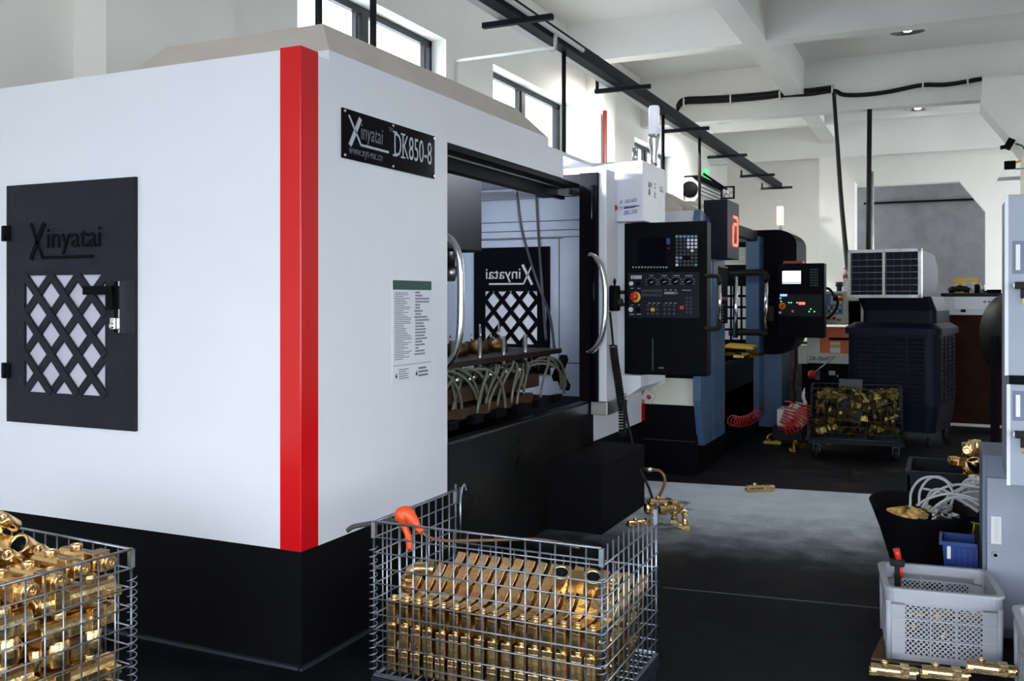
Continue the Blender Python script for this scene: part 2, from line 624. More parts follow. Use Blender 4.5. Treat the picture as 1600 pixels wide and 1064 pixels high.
# right wall, out of view: its openings are shaped for the daylight they admit
w = MB()
w.box(RX, RX + 0.3, 4.2, 14.2, 0, SL)
w.box(RX, RX + 0.3, 14.2, YB, 0, 1.3)
w.box(RX, RX + 0.3, 14.2, YB, 4.4, SL)
w.box(RX, RX + 0.3, -3.0, 4.2, 2.15, SL)
for yy in (15.9, 21.2):
    w.box(RX, RX + 0.3, yy, yy + 0.5, 1.3, 4.4)
structure(w.o('wall_right', 'wall'))
w = MB()
w.box(WX - 0.3, RX + 0.3, -3.0, -2.7, 3.3, SL)
w.box(WX - 0.3, WX + 0.6, -3.0, -2.7, 0, 3.5)
structure(w.o('wall_front', 'wall'))
# beams
b1y, b2y, b3y = 12.6, 16.2, 21.5
for i, (yy, zz, th) in enumerate(((b1y, 4.815, 0.27), (b2y, BZ, 0.27), (19.0, 4.815, 0.22), (b3y, BZ, 0.27))):
    structure(MB().box(WX, RX, yy, yy + th, zz, SL).o('trim_%d' % (i + 1), 'ceil'))
structure(MB().box(-2.46, -2.15, -1.5, YB, 4.813, SL).o('trim_6', 'ceil'))
# column at the end of the lengthwise beam, with its haunch
w = MB()
w.box(-2.53, -1.80, b3y - 0.1, b3y + 0.5, 0, BZ - 0.55)
w.prism([(-2.53, BZ - 0.55), (-1.80, BZ - 0.55), (-2.2, BZ), (-2.53, BZ)], (0, b3y - 0.1, 0), (1, 0, 0), (0, 0, 1), (0, 0.6, 0))
structure(w.o('trim_7', 'wall'))
# left wall pilasters
structure(MB().box(WX, WX + 0.28, 4.2, 5.35, 0, SL).o('trim_8', 'wall'))
structure(MB().box(WX, WX + 0.16, 13.4, 14.3, 0, SL).o('trim_9', 'wall'))
# right column with haunch carrying the second beam
hy = 15.85
hp = [aY(px, py, hy) for px, py in ((1535, 122), (1700, 110), (1700, 318), (1600, 241), (1533, 163))]
structure(MB().prism([(p.x, p.z) for p in hp][::-1], (0, hy, 0), (1, 0, 0), (0, 0, 1), (0, 0.8, 0)).o('trim_10', 'ceil'))
cx = aY(1600, 200, hy).x
structure(MB().box(cx, cx + 0.7, hy + 0.02, hy + 0.78, 0, 4.0).o('trim_11', 'wall'))
hp = [aY(px, py, hy + 2.6) for px, py in ((1597, 232), (1640, 205), (1640, 300), (1595, 275), (1560, 277), (1573, 250))]
structure(MB().prism([(p.x, p.z) for p in hp][::-1], (0, hy + 2.6, 0), (1, 0, 0), (0, 0, 1), (0, 0.6, 0)).o('trim_12', 'ceil'))

j0, j1 = aZ(1036, 918, 0.0), aZ(1382, 951, 0.0)
structure(MB().bar(j0 + V((0, 0, 0.001)), j1 + V((0, 0, 0.001)), 0.006, 0.002, (0, 0, 1)).o('trim_13', 'sign2'))

# ------------------------------------------------------------------ ceiling lamps
def ceiling_lamp(x, y, label, power, cone=176, blend=1.0):
    z = 4.9
    p = V((x, y, z))
    t = thing('ceiling_lamp', p, label, 'lamp', 'ceiling lamps between the beams')
    MB().lathe([(0.10, 0.12), (0.16, 0.10), (0.235, 0.0), (0.225, 0.0), (0.15, 0.085), (0.0, 0.10)], p, n=24).o('reflector', 'lamp', t)
    MB().lathe([(0.0, -0.02), (0.05, -0.01), (0.075, 0.03), (0.06, 0.075), (0.04, 0.09)], p, n=16).o('bulb', 'bulb', t)
    MB().cyl(p + V((0, 0, 0.11)), V((p.x, p.y, SL)), 0.014, 8).o('stem', 'pipe', t)
    l = bpy.data.lights.new('lamp_light', 'SPOT')
    l.spot_size = math.radians(cone)
    l.spot_blend = blend
    l.energy = power
    l.shadow_soft_size = 0.08
    l.color = (1.0, 0.965, 0.90)
    o = bpy.data.objects.new('lamp_light', l)
    COL.objects.link(o)
    o.location = p + V((0, 0, -0.11))
    return t


a = aZ(1006, 88, 4.9); ceiling_lamp(a.x, a.y, 'round ceiling lamp left of the lengthwise beam, nearer the camera', LEFT_W)
a = aZ(1418, 48, 4.9); ceiling_lamp(a.x, a.y, 'round ceiling lamp in the nearest bay right of the lengthwise beam', RIGHT_W)
a = aZ(1434, 170, 4.9); ceiling_lamp(a.x, a.y, 'round ceiling lamp behind the cabled cross beam, above the passage', RIGHT_W)
a = aZ(1128, 190, 4.9); ceiling_lamp(a.x, a.y, 'small far ceiling lamp above the end of the cable tray', LEFT_W)
ceiling_lamp(-0.95, 6.75, 'added round lamp over the walkway, unseen above the picture, brightening the floor', WALK_W, 56, 1.0)  # added lamp, never in view, put here to light the pale floor band

# ------------------------------------------------------------------ cable tray
TX, TZ = -3.3, 3.80
t = thing('cable_tray', (TX, 12, TZ), 'long dark cable tray hung under the ceiling above the machines', 'cable tray')
m = MB()
m.box(TX - 0.05, TX + 0.06, 3.0, 20.9, TZ - 0.005, TZ + 0.005)
m.box(TX + 0.055, TX + 0.065, 3.0, 20.9, TZ, TZ + 0.12)
m.o('trough', 'tray', t)
MB().box(TX - 0.13, TX - 0.052, 3.0, 20.9, TZ - 0.012, TZ + 0.04).o('lower_duct', 'traypale', t)
for px, py, q in ((810, 31, 0), (974, 140, 1), (1073, 205, 0), (1137, 251, 0), (1184, 280, 1), (1214, 302, 1)):
    p = aX(px, py, TX + 0.05)
    MB().box(TX - 0.28, TX + 0.36, p.y - 0.025, p.y + 0.025, TZ - 0.065, TZ - 0.02).o('cross_arm', 'tray', t)
    if q:
        MB().box(TX - 0.27, TX - 0.24, p.y - 0.015, p.y + 0.015, TZ - 0.02, TZ + 0.36).o('hanger', 'tray', t)
for px, y0, y1 in ((498, -40, 60), (583, 0, 90), (881, 92, 262), (1036, 190, 268), (1093, 232, 312)):
    p0 = aX(px, max(y0, -40), TX - 0.02)
    p1 = V((p0.x, p0.y, 2.64 if px < 600 else 2.425))
    p0.z = TZ
    MB().cyl(p0, p1, 0.022, 8).o('cable_drop', 'rubber', t)
# white conduit running along the tray and over to the wall
a = V((TX + 0.09, 3.0, TZ + 0.10))
e1 = aX(868, 72, TX + 0.09)
k = V((TX + 0.09, e1.y, TZ + 0.08))
wl = aX(712, 95, WX + 0.02)
c1 = MB()
c1.tube([(TX + 0.09, 3.0, TZ + 0.05), (TX + 0.09, e1.y + 0.7, TZ + 0.05)], 0.022, 8)
c1.tube([(TX + 0.09, e1.y, TZ + 0.05), (TX + 0.09, e1.y, TZ - 0.10), (WX + 0.03, wl.y, wl.z), (WX + 0.03, wl.y, 2.6)], 0.020, 8)
tag(c1.o('conduit_pipe', 'pipe', org=(TX, e1.y, TZ)), 'thin white conduit pipe running along the tray and across to the window wall', 'pipe')
p = aX(945, 148, WX + 0.23)
tag(MB().cyl((WX + 0.23, p.y, 0.0), (WX + 0.23, p.y, 4.3), 0.034, 10).o("red_pipe", "redpipe", org=(WX + 0.23, p.y, 0)), 'red vertical pipe on the window wall behind the first machine', 'pipe')
# black cable bundle clipped to the second cross beam
yb = b2y - 0.04
for dz_, nm in ((0.0, 0), (0.07, 1)):
    pts = [aY(px, py, yb) for px, py in ((1051, 184), (1058, 172), (1068, 161), (1100, 159), (1140, 157), (1190, 153), (1225, 149), (1265, 147), (1302, 142))]
    pts = [p + V((0, 0, dz_)) for p in pts]
    if nm == 0:
        pts += [aY(px, py, yb) for px, py in ((1318, 148), (1350, 148), (1390, 143), (1440, 133), (1480, 132), (1534, 123))]
        cb = MB().tube(smooth_path(pts, 5), 0.035, 8)
    else:
        cb.tube(smooth_path(pts, 5), 0.03, 8)
tb = thing('power_cable', (pts[0].x, yb, pts[0].z), 'black cable bundle clipped along the second cross beam', 'cable')
cb.o('cable_bundle', 'rubber', tb)
for px, py in ((1055, 172), (1068, 162), (1141, 157), (1218, 151), (1300, 143), (1442, 133), (1512, 127)):
    q = aY(px, py, yb - 0.045)
    MB().box(q.x - 0.012, q.x + 0.012, yb - 0.05, yb + 0.04, q.z - 0.05, q.z + 0.10).o('cable_clip', 'pipe', tb)
p0 = aY(1303, 146, yb - 0.10)
p1 = aY(1327, 446, 12.2)
tag(MB().tube(smooth_path([p0, aY(1308, 220, 14.6), aY(1315, 320, 13.2), p1], 8), 0.030, 8).o('hanging_cable', 'rubber', org=p0), 'thick black cable hanging from the beam bundle down to the lathe', 'cable')
p0 = aY(1359, 170, b2y + 0.12)
tc_ = thing('drop_conduit', (p0.x, b2y + 0.12, 0), 'straight vertical conduit with black cable dropping from the beam behind the air cooler', 'conduit')
MB().cyl((p0.x + 0.03, b2y + 0.12, 0.0), (p0.x + 0.03, b2y + 0.12, 3.5), 0.035, 10).o('steel_conduit', 'galv', tc_)
MB().cyl((p0.x - 0.03, b2y + 0.08, 1.0), (p0.x, b2y + 0.08, BZ), 0.038, 8).o('cable', 'rubber', tc_)

# roller shutter, exit sign and fan on the far left wall
p0, p1 = aX(1076, 283, WX + 0.1), aX(1136, 318, WX + 0.1)
t = thing('roller_shutter', (WX + 0.1, p0.y, 2.5), 'white roller shutter housing above a doorway on the far left wall', 'roller shutter')
zt, zb_ = 3.95, 3.45
m = MB()
m.prism([(0, 0), (0.22, 0.0), (0.30, 0.12), (0.30, 0.36), (0.16, 0.5), (0, 0.5)], (WX + 0.01, p0.y, zb_), (1, 0, 0), (0, 0, 1), (0, 2.7, 0))
m.o('housing', 'galv', t)
m = MB()
for zz in (0.14, 0.22, 0.30):
    m.box(WX + 0.30, WX + 0.322, p0.y, p0.y + 2.7, zb_ + zz, zb_ + zz + 0.018)
m.o('housing_rib', 'keyd', t)
MB().lathe([(0.0, 0), (0.17, 0), (0.17, 0.05), (0, 0.05)], (WX + 0.13, p0.y - 0.06, zb_ + 0.24), (0, 1, 0), 20).o('end_cap', 'matte', t)
MB().box(WX + 0.01, WX + 0.34, p0.y - 0.02, p0.y + 2.7, zb_ + 0.50, zb_ + 0.53).o('top_rail', 'matte', t)
m = MB()
for i in range(30):
    m.box(WX + 0.01, WX + 0.04, p0.y + 0.05, p0.y + 2.6, 0.0 + i * 0.115, 0.0 + i * 0.115 + 0.108)
m.o('curtain', 'hood', t)
p = aX(1105, 272, WX + 0.05)
tag(MB().box(WX + 0.005, WX + 0.05, p.y - 0.2, p.y + 0.2, p.z - 0.1, p.z + 0.1).o('exit_sign', 'exit', org=p), 'small green lit exit sign above the roller shutter', 'sign')
p = aX(1137, 301, WX + 0.55)
t = thing('wall_fan', (WX, p.y, p.z), 'small square black fan on an angled arm beside the roller shutter', 'fan')
m = MB()
m.box(p.x - 0.15, p.x + 0.15, p.y - 0.03, p.y + 0.03, p.z + 0.11, p.z + 0.14).box(p.x - 0.15, p.x + 0.15, p.y - 0.03, p.y + 0.03, p.z - 0.14, p.z - 0.11)
m.box(p.x - 0.15, p.x - 0.12, p.y - 0.03, p.y + 0.03, p.z - 0.14, p.z + 0.14).box(p.x + 0.12, p.x + 0.15, p.y - 0.03, p.y + 0.03, p.z - 0.14, p.z + 0.14)
m.o('fan_frame', 'matte', t)
m = MB().lathe([(0, -0.03), (0.035, -0.03), (0.035, 0.03), (0, 0.03)], p, (0, 1, 0), 12)
for k in range(5):
    a = 2 * PI * k / 5
    m.obox(p + V((math.cos(a) * 0.075, 0, math.sin(a) * 0.075)), (0.09, 0.006, 0.05), rot3(0.5, -a, 0))
m.o('fan_blades', 'galv', t)
MB().bar(p + V((-0.1, 0, 0.13)), V((WX + 0.01, p.y, p.z + 0.45)), 0.05, 0.04, (0, 1, 0)).o('fan_arm', 'matte', t)
# camera and floodlight on the right column
p = aY(1577, 225, hy - 0.04)
t = thing('security_camera', (p.x, p.y, p.z), 'black camera bracket under the haunch of the right column', 'camera')
m = MB().obox(p, (0.10, 0.10, 0.16), rot3(0, 0.5, 0))
m.o('bracket', 'matte', t)
MB().tube(smooth_path([p + V((0.08, 0, 0)), p + V((0.18, 0, -0.05)), p + V((0.22, 0, -0.2)), p + V((0.2, 0, -0.32))], 6), 0.012, 6).o('cable', 'greyhose', t)
MB().cyl(p + V((-0.12, 0, -0.05)), p + V((0.02, 0, -0.02)), 0.03, 10).o('camera_body', 'matte', t)
q = aY(1578, 258, hy - 0.05)
t = thing('flood_lamp', (q.x, q.y, q.z), 'small square black lamp box on the right column below the camera', 'lamp')
MB().obox(q, (0.15, 0.10, 0.12)).o('housing', 'matte', t, 0.01)
MB().obox(q + V((0.10, 0.0, 0.04)), (0.10, 0.03, 0.03), rot3(0, -0.4, 0)).o('bracket', 'yellow', t)
MB().tube([q + V((0.06, 0, -0.06)), q + V((0.3, 0, -0.06))], 0.012, 6).o('arm', 'galv', t)

# ------------------------------------------------------------------ white machining centre
FX, FY = -2.27, 2.965
mc = thing('machining_center', (-3.3, 5.2, 0), 'large white machining centre with red corner post and open door, nearest the camera', 'machine')
BX = -4.62
YE = 7.53
MB().box(BX, -2.372, FY, FY + 0.03, 0.465, 2.42).o('side_panel', 'white', mc)
MB().box(-2.372, FX, FY - 0.004, 3.075, 0.463, 2.428).o('corner_post', 'red', mc, 0.004, label='glossy red near corner post')
MB().box(-2.36, FX, YE - 0.10, YE, 0.435, 2.42).o('corner_post', 'red', mc, 0.004, label='glossy red far corner post')
MB().box(-2.30, FX - 0.002, 3.075, 4.14, 0.463, 2.412).box(-2.62, -2.30, 4.10, 4.14, 0.463, 2.412).o('front_panel', 'white', mc)
MB().box(BX, -2.285, FY + 0.02, YE - 0.02, 0.0, 0.464).o('plinth', 'matte', mc)
m = MB().box(BX, -2.28, FY + 0.002, FY + 0.02, 0.0, 0.012).box(-2.287, -2.268, FY + 0.002, 4.1, 0.0, 0.012)
m.o('base_seal', 'keyd', mc, label='grey sealing line along the foot')
# roof and hood
MB().box(BX, -2.31, FY + 0.005, YE, 2.39, 2.415).o('roof', 'white', mc)
HB = [(-3.47, 3.20), (-2.31, 3.20), (-2.31, 5.55), (-3.47, 5.55)]
HT = [(-3.34, 3.35), (-2.45, 3.35), (-2.45, 5.36), (-3.34, 5.36)]
m = MB()
m.box(-3.47, -2.31, 3.20, 5.55, 2.415, 2.47)
m.o('hood_curb', 'white', mc)
m = MB()
m.add([(x, y, 2.47) for x, y in HB] + [(x, y, 2.635) for x, y in HT],
      [(4, 5, 6, 7), (0, 1, 5, 4), (1, 2, 6, 5), (2, 3, 7, 6), (3, 0, 4, 7), (3, 2, 1, 0)])
m.o('roof_hood', 'hood', mc, label='beige sloping roof hood')
# header and track over the opening
MB().box(-2.34, -2.29, 4.14, 5.75, 2.235, 2.41).o('header', 'white', mc)
m = MB()
m.box(-2.40, -2.30, 4.14, 6.08, 2.205, 2.232).box(-2.44, -2.41, 4.14, 6.08, 2.13, 2.24).box(-2.62, -2.47, 4.14, 6.08, 2.17, 2.24)
m.o('door_track', 'black', mc)
MB().box(-2.405, -2.395, 4.14, 6.0, 2.196, 2.216).o('track_rail', 'steel', mc)
MB().box(-2.47, -2.33, 5.95, 6.03, 2.15, 2.19).o('track_roller', 'steel', mc)
# inside of the cabin
MB().box(BX + 0.1, -2.45, 7.40, 7.43, 0.30, 2.39).o('inner_wall', 'white2', mc)
m = MB()
for z in (2.10, 2.02, 1.96):
    m.box(-3.95, -2.46, 7.394, 7.40, z, z + 0.006)
m.box(-3.95, -2.95, 7.394, 7.40, 1.90 + 0.05, 1.956).box(-2.985, -2.979, 7.394, 7.40, 0.7, 1.95).box(-3.95, -2.46, 7.394, 7.4, 0.895, 0.903)
m.o('wall_seam', 'keyd', mc)
MB().box(-4.0, -3.97, 3.0, 7.4, 0.3, 2.39).o('back_lining', 'white2', mc)
MB().box(-4.0, -2.34, 3.0, 3.03, 0.47, 2.39).o('near_lining', 'white2', mc)
MB().box(-4.0, -2.3, 3.02, 7.4, 0.464, 0.62).o('bed', 'matte', mc)
MB().box(-3.5, -2.9, 4.9, 5.78, 1.76, 2.385).o('spindle_head', 'matte', mc, 0.01)
m = MB()
m.box(-3.45, -2.95, 4.3, 4.95, 1.55, 2.385)
m.o('spindle_column', 'matte', mc)
for x, y in ((-3.05, 5.6), (-3.05, 5.35), (-3.05, 5.1)):
    MB().lathe([(0.0, 0), (0.03, 0), (0.05, 0.05), (0.05, 0.10), (0.035, 0.10), (0.035, 0.2)], (x, y, 1.56), n=14).o('spindle', 'steel', mc)
MB().bar((-3.1, 4.75, 1.9), (-2.9, 4.98, 1.12), 0.05, 0.04, (1, 0, 0.2)).o('cable_strut', 'black', mc)
MB().box(-3.9, -2.85, 4.55, 6.25, 0.62, 0.86).o('machine_table', 'bronze', mc, 0.006)
# coolant pipe and its two hanging hoses
MB().box(-3.9, -2.9, 7.30, 7.385, 2.30, 2.36).o('coolant_pipe', 'steel', mc)
for hx, pts in ((808, [(808, 303), (816, 360), (836, 430), (858, 490), (866, 543)]), (838, [(838, 303), (841, 360), (845, 420), (848, 460), (853, 530)])):
    Ys = (7.3, 7.3, 7.1, 6.8, 6.25)
    P_ = [aY(px, py, yy) for (px, py), yy in zip(pts, Ys)]
    MB().tube(smooth_path(P_, 8), 0.011, 8).o('coolant_hose', 'greyhose', mc)
    q = aY(hx, 290, 7.3)
    MB().lathe([(0.0, 0), (0.016, 0), (0.022, 0.03), (0.022, 0.05), (0.014, 0.052), (0.014, 0.09), (0, 0.09)], q + V((0, 0, -0.07)), n=10).o('hose_fitting', 'chrome', mc)


def lattice_door(y, x0, x1, z0, z1, lx0, lx1, lz0, lz1, inward, body, screen, tx0, tx1, tz, size, tm):
    """black service door with a diamond lattice and cut lettering; inward = seen from inside the cabin"""
    s = -1
    yo = y + s * 0.016
    m = MB()
    a, b = (yo, y) if s < 0 else (y, yo)
    m.box(x0, lx0, a, b, z0, z1).box(lx1, x1, a, b, z0, z1).box(lx0, lx1, a, b, z0, lz0).box(lx0, lx1, a, b, lz1, z1)
    d = m.o('service_door', body, mc, 0.0, label='black service door with %s lattice' % ('far inner' if inward else 'outer left'))
    n = 5 if not inward else 4
    pu = (lx1 - lx0) / 3
    pw = (lz1 - lz0) / (3 if not inward else 2.4)
    m = MB().lattice((lx0, y - 0.012, lz0), (1, 0, 0), (0, 0, 1), lx1 - lx0, lz1 - lz0, pu, pw, 0.036, 0.010, (0, 1, 0))
    m.o('lattice', body, d)
    MB().box(lx0, lx1, y - 0.004, y + 0.004, lz0, lz1).o('filter_screen', screen, d)
    # brand lettering: a large slanted X and the small letters on an underline
    w = tx1 - tx0
    f = -1 if inward else 1
    ox = tx1 if inward else tx0
    U = V((f, 0, 0))
    W = V((0, 0, 1))
    yl = yo - 0.002
    m = MB()

    def q(u, v):
        return V((ox, yl, tz)) + U * (u * w) + W * (v * w)
    nr = (0, 1, 0)
    m.bar(q(0.0, -0.06), q(0.22, 0.36), 0.022, 0.006, nr)
    m.bar(q(0.0, 0.36), q(0.20, -0.05), 0.012, 0.006, nr)
    m.bar(q(0.195, -0.04), q(1.0, -0.04), 0.014, 0.006, nr)
    m.o('brand_initial', tm, d)
    text('brand_lettering', 'inyatai', q(0.25, 0.07), U, W, size, tm, d, xs=1.0, depth=0.006)
    return d


sd = lattice_door(FY, -3.924, -3.126, 0.882, 1.963, -3.805, -3.30, 1.023, 1.55, False, 'hammer', 'screen_mesh', -3.76, -3.37, 1.645, 0.135, 'black')
for z in (1.745, 1.115):
    MB().box(-3.957, -3.932, FY - 0.018, FY, z - 0.035, z + 0.035).cyl((-3.926, FY - 0.02, z - 0.035), (-3.926, FY - 0.02, z + 0.035), 0.012, 10).box(-3.92, -3.896, FY - 0.024, FY - 0.016, z - 0.035, z + 0.035).o('hinge', 'black', sd)
MB().box(-3.235, -3.20, FY - 0.03, FY - 0.016, 1.30, 1.52).o('lock_plate', 'black', sd, 0.004)
MB().box(-3.205, -3.198, FY - 0.032, FY - 0.015, 1.30, 1.52).o('lock_edge', 'chrome', sd)
MB().box(-3.235, -3.205, FY - 0.052, FY - 0.03, 1.315, 1.365).cyl((-3.22, FY - 0.06, 1.33), (-3.22, FY - 0.03, 1.33), 0.012, 12).o('lock_cylinder', 'chrome', sd, 0.004)
MB().box(-3.236, -3.203, FY - 0.07, FY - 0.03, 1.40, 1.50).box(-3.37, -3.203, FY - 0.075, FY - 0.055, 1.462, 1.50).o('lever_handle', 'black', sd, 0.004)
lattice_door(7.39, -3.78, -3.06, 0.80, 1.885, -3.672, -3.176, 1.05, 1.506, True, 'black', 'screen_white', -3.63, -3.22, 1.585, 0.135, 'signw')
MB().box(-3.10, -3.075, 7.33, 7.37, 1.25, 1.42).o('inner_latch', 'chrome', mc)

# name plate
np_ = MB().box(-2.274, -2.264, 3.23, 3.998, 2.028, 2.235).o('name_plate', 'gloss', mc, label='glossy black name plate')
U, W = V((0, 1, 0)), V((0, 0, 1))
xp = -2.262


def sp(u, v):
    return V((xp, 3.23 + u * 0.768, 2.028 + v * 0.207))


nr = (1, 0, 0)
m = MB()
m.bar(sp(0.065, 0.28), sp(0.165, 0.88), 0.021, 0.003, nr)
m.bar(sp(0.055, 0.88), sp(0.172, 0.33), 0.008, 0.003, nr)
m.bar(sp(0.168, 0.34), sp(0.455, 0.34), 0.010, 0.003, nr)
m.o('brand_initial', 'sign', np_)
text('brand_lettering', 'inyatai', sp(0.165, 0.47), U, W, 0.100, 'sign2', np_, xs=0.68, shear=0.1)
text('trademark', 'TM', sp(0.455, 0.80), U, W, 0.026, 'sign2', np_)
text('web_address', 'www.xyt-mc.cn', sp(0.055, 0.115), U, W, 0.052, 'sign2', np_, xs=0.78)
text('model_number', 'DK850-8', sp(0.508, 0.30), U, W, 0.155, 'sign', np_, xs=0.60, bold=-0.001)
m = MB()
for u in (0.508, 0.598):
    m.box(xp - 0.001, xp + 0.001, sp(u, 0).y - 0.006, sp(u, 0).y + 0.03, sp(0, 0.29).z, sp(0, 0.325).z)
    m.box(xp - 0.001, xp + 0.001, sp(u, 0).y - 0.006, sp(u, 0).y + 0.03, sp(0, 0.80).z, sp(0, 0.835).z)
m.o('letter_serif', 'sign', np_)
for u, v in ((0.015, 0.94), (0.5, 0.94), (0.985, 0.94), (0.015, 0.06), (0.5, 0.06), (0.985, 0.06)):
    MB().cyl(sp(u, v) - V((0.003, 0, 0)), sp(u, v) + V((0.004, 0, 0)), 0.006, 8).o('screw', 'chrome', np_)

# printed instruction sheet
sh = MB().box(FX - 0.004, FX + 0.001, 3.622, 3.976, 1.058, 1.532).o('instruction_sheet', 'label', mc, label='printed instruction sheet with green heading')
MB().box(FX, FX + 0.0022, 3.625, 3.973, 1.486, 1.529).o('heading_band', 'green', sh)
m = MB()
z = 1.470
r2 = random.Random(3)
while z > 1.165:
    y = 3.634 + (0 if r2.random() < 0.2 else 0.006)
    m.box(FX, FX + 0.0018, y, y + r2.uniform(0.07, 0.15), z, z + 0.0032)
    z -= 0.0082
m.o('print', 'ink', sh)
m = MB()
z = 1.470
while z > 1.175:
    y = 3.815 + (0 if r2.random() < 0.2 else 0.008)
    ww = r2.uniform(0.03, 0.13)
    while ww > 0:
        m.box(FX, FX + 0.0018, y, y + 0.008, z, z + 0.008)
        y += 0.011
        ww -= 0.011
    z -= 0.0145
m.o('print', 'ink', sh)
m = MB()
for k in range(5):
    m.box(FX, FX + 0.0018, 3.676, 3.676 + r2.uniform(0.06, 0.1), 1.118 - k * 0.010, 1.122 - k * 0.010)
m.o('print', 'ink', sh)
m = MB()
for k in range(3):
    m.box(FX, FX + 0.0018, 3.85, 3.85 + r2.uniform(0.06, 0.1), 1.112 - k * 0.017, 1.121 - k * 0.017)
m.o('print', 'ink', sh)
m = MB().box(FX, FX + 0.0016, 3.624, 3.974, 1.139, 1.141)
for y in (3.645, 3.825):
    m.prism([(0, 0), (0.018, 0), (0.009, 0.022)], (FX + 0.001, y, 1.085), (0, 1, 0), (0, 0, 1), (0.001, 0, 0))
m.o('warning_mark', 'ink2', sh)

# black chip guard under the opening, cover on the floor, right hand half of the front
MB().box(-2.30, FX, 4.14, 6.28, 0.01, 0.715).box(-2.36, -2.28, 4.14, 6.28, 0.700, 0.718).o('chip_guard', 'apron', mc, 0.004, label='dark sheet steel guard below the door')
MB().box(FX - 0.01, -1.915, 5.45, 6.345, 0.0, 0.43).o('coolant_tank', 'matte', mc, 0.006)
MB().box(-2.31, -2.175, 6.10, 6.30, 0.735, 2.31).box(-2.66, -2.31, 6.14, 6.28, 2.17, 2.31).o('door_frame', 'black', mc, 0.003)
MB().cyl((-2.20, 6.092, 0.74), (-2.20, 6.092, 2.22), 0.022, 10).o('door_edge', 'gloss', mc)
MB().box(-2.178, -2.12, 6.125, 6.31, 0.735, 2.335).o('door_column', 'white', mc, 0.006)
MB().box(-2.31, -2.07, 6.52, 7.43, 0.755, 2.0).box(-2.31, -2.17, 6.31, 6.52, 0.70, 2.28).o('right_panel', 'white', mc)
MB().box(-2.31, FX, 6.30, YE - 0.10, 0.434, 0.90).o('skirt_panel', 'white', mc)
bx = MB().box(-2.16, -1.945, 6.40, 6.98, 1.99, 2.42).box(-2.68, -2.16, 6.40, 6.98, 2.285, 2.42).o('electrical_box', 'white', mc, 0.006)


def hw(s, px, py, size, m_, sh_=0.25, rot=0.10):
    p = aY(px, py, 6.398)
    return text('handwriting', s, p, (math.cos(rot), 0, math.sin(rot)), (-math.sin(rot), 0, math.cos(rot)), size, m_, bx, depth=0.001, shear=sh_, xs=0.8)


hw('X  303.655', 968, 319, 0.036, 'inkb')
hw('Y', 968.5, 329, 0.036, 'inkb')
hw('282.655', 975, 327, 0.032, 'inkb')
hw('282.330', 974, 336, 0.040, 'inkb')
p = aY(974.5, 325, 6.397)
MB().bar(p, p + V((0.115, 0, 0.012)), 0.008, 0.001, (0, 1, 0)).o('strike_through', 'inkb', bx)
for s_, px, py, sz in (('命令', 1013, 292, 0.05), ('工', 1022, 294, 0.05), ('止', 1022, 308, 0.055), ('以人', 1031, 299, 0.05), ('命', 1013, 304, 0.06)):
    p = aX(px, py, -1.944)
    text('handwriting', s_, p, (0, 1, 0), (0, 0, 1), sz, 'ink2', bx, depth=0.001, xs=0.95)
p = aY(962, 324, 6.36)
MB().lathe([(0, 0), (0.018, 0), (0.018, 0.02), (0.01, 0.026), (0, 0.026)], p + V((-0.012, 0.03, 0)), (0, -1, 0), 12).o('red_lens', 'darkred', mc, label='small dark red lens')
MB().cyl((-2.07, 6.62, 2.42), (-2.07, 6.62, 2.545), 0.022, 14).o('lamp_stub', 'chrome', mc)
q = aY(1022, 250, 6.75)
bl = MB().lathe([(0, 0), (0.022, 0), (0.026, 0.03), (0.026, 0.09), (0.045, 0.20), (0.045, 0.235), (0, 0.235)], (q.x, 6.75, 2.42), n=16).o('signal_lamp', 'chrome', mc)
MB().lathe([(0, 0.235), (0.041, 0.235), (0.041, 0.43), (0.036, 0.445), (0, 0.445)], (q.x, 6.75, 2.42), n=16).o('lamp_lens', 'beaconw', bl, label='white lens')
# bracket under the operator panel
zt, zl = 0.895, 0.755
m = MB()
m.add([(x, y, z) for y in (6.45, 7.04) for x, z in ((-2.28, zl), (-2.06, zl), (-1.975, zl + 0.06), (-1.975, zt), (-2.28, zt))],
      [(4, 3, 2, 1, 0), (5, 6, 7, 8, 9), (0, 1, 6, 5), (1, 2, 7, 6), (2, 3, 8, 7), (3, 4, 9, 8), (4, 0, 5, 9)])
m.o('panel_bracket', 'white', mc)
p = aY(1013, 620, 6.6)
m = MB().obox(p, (0.085, 0.012, 0.075), rot3(0, 0.55, 0))
sk = m.o('socket_plate', 'steel', mc)
MB().lathe([(0, 0), (0.016, 0), (0.016, 0.012), (0, 0.012)], p + V((0.008, -0.006, 0)), (0, -1, 0), 12).o('socket', 'darkred', sk)
jb = MB().box(-2.262, -2.14, 6.20, 6.45, 0.632, 0.727).o('junction_box', 'steel', mc, 0.004)
for x, y in ((-2.21, 6.24), (-2.17, 6.30)):
    MB().lathe([(0, 0), (0.015, 0), (0.015, 0.018), (0.022, 0.02), (0.022, 0.035), (0, 0.04)], (x, y, 0.727), n=12).o('knob', 'gloss', jb)
# grab handles of the two sliding doors
for pts, yy in (([(696, 366), (707, 377), (716, 395), (719.5, 420), (720, 465), (719, 510), (716, 535), (708, 557), (694, 573)], 4.24),
                ([(921, 397), (930, 402), (939, 416), (944.5, 440), (945.5, 470), (944, 505), (938, 530), (929, 545), (918, 552)], 6.06)):
    P_ = [aY(px, py, yy) for px, py in pts]
    MB().tube(smooth_path(P_, 4), 0.019, 12).o('grab_handle', 'chrome', mc)

# operator panel
PY = 6.5
cp = MB().box(-2.115, -1.515, PY, PY + 0.13, 0.90, 1.985).o('operator_panel', 'black', mc, 0.008, label='black operator panel with keypad and screen')


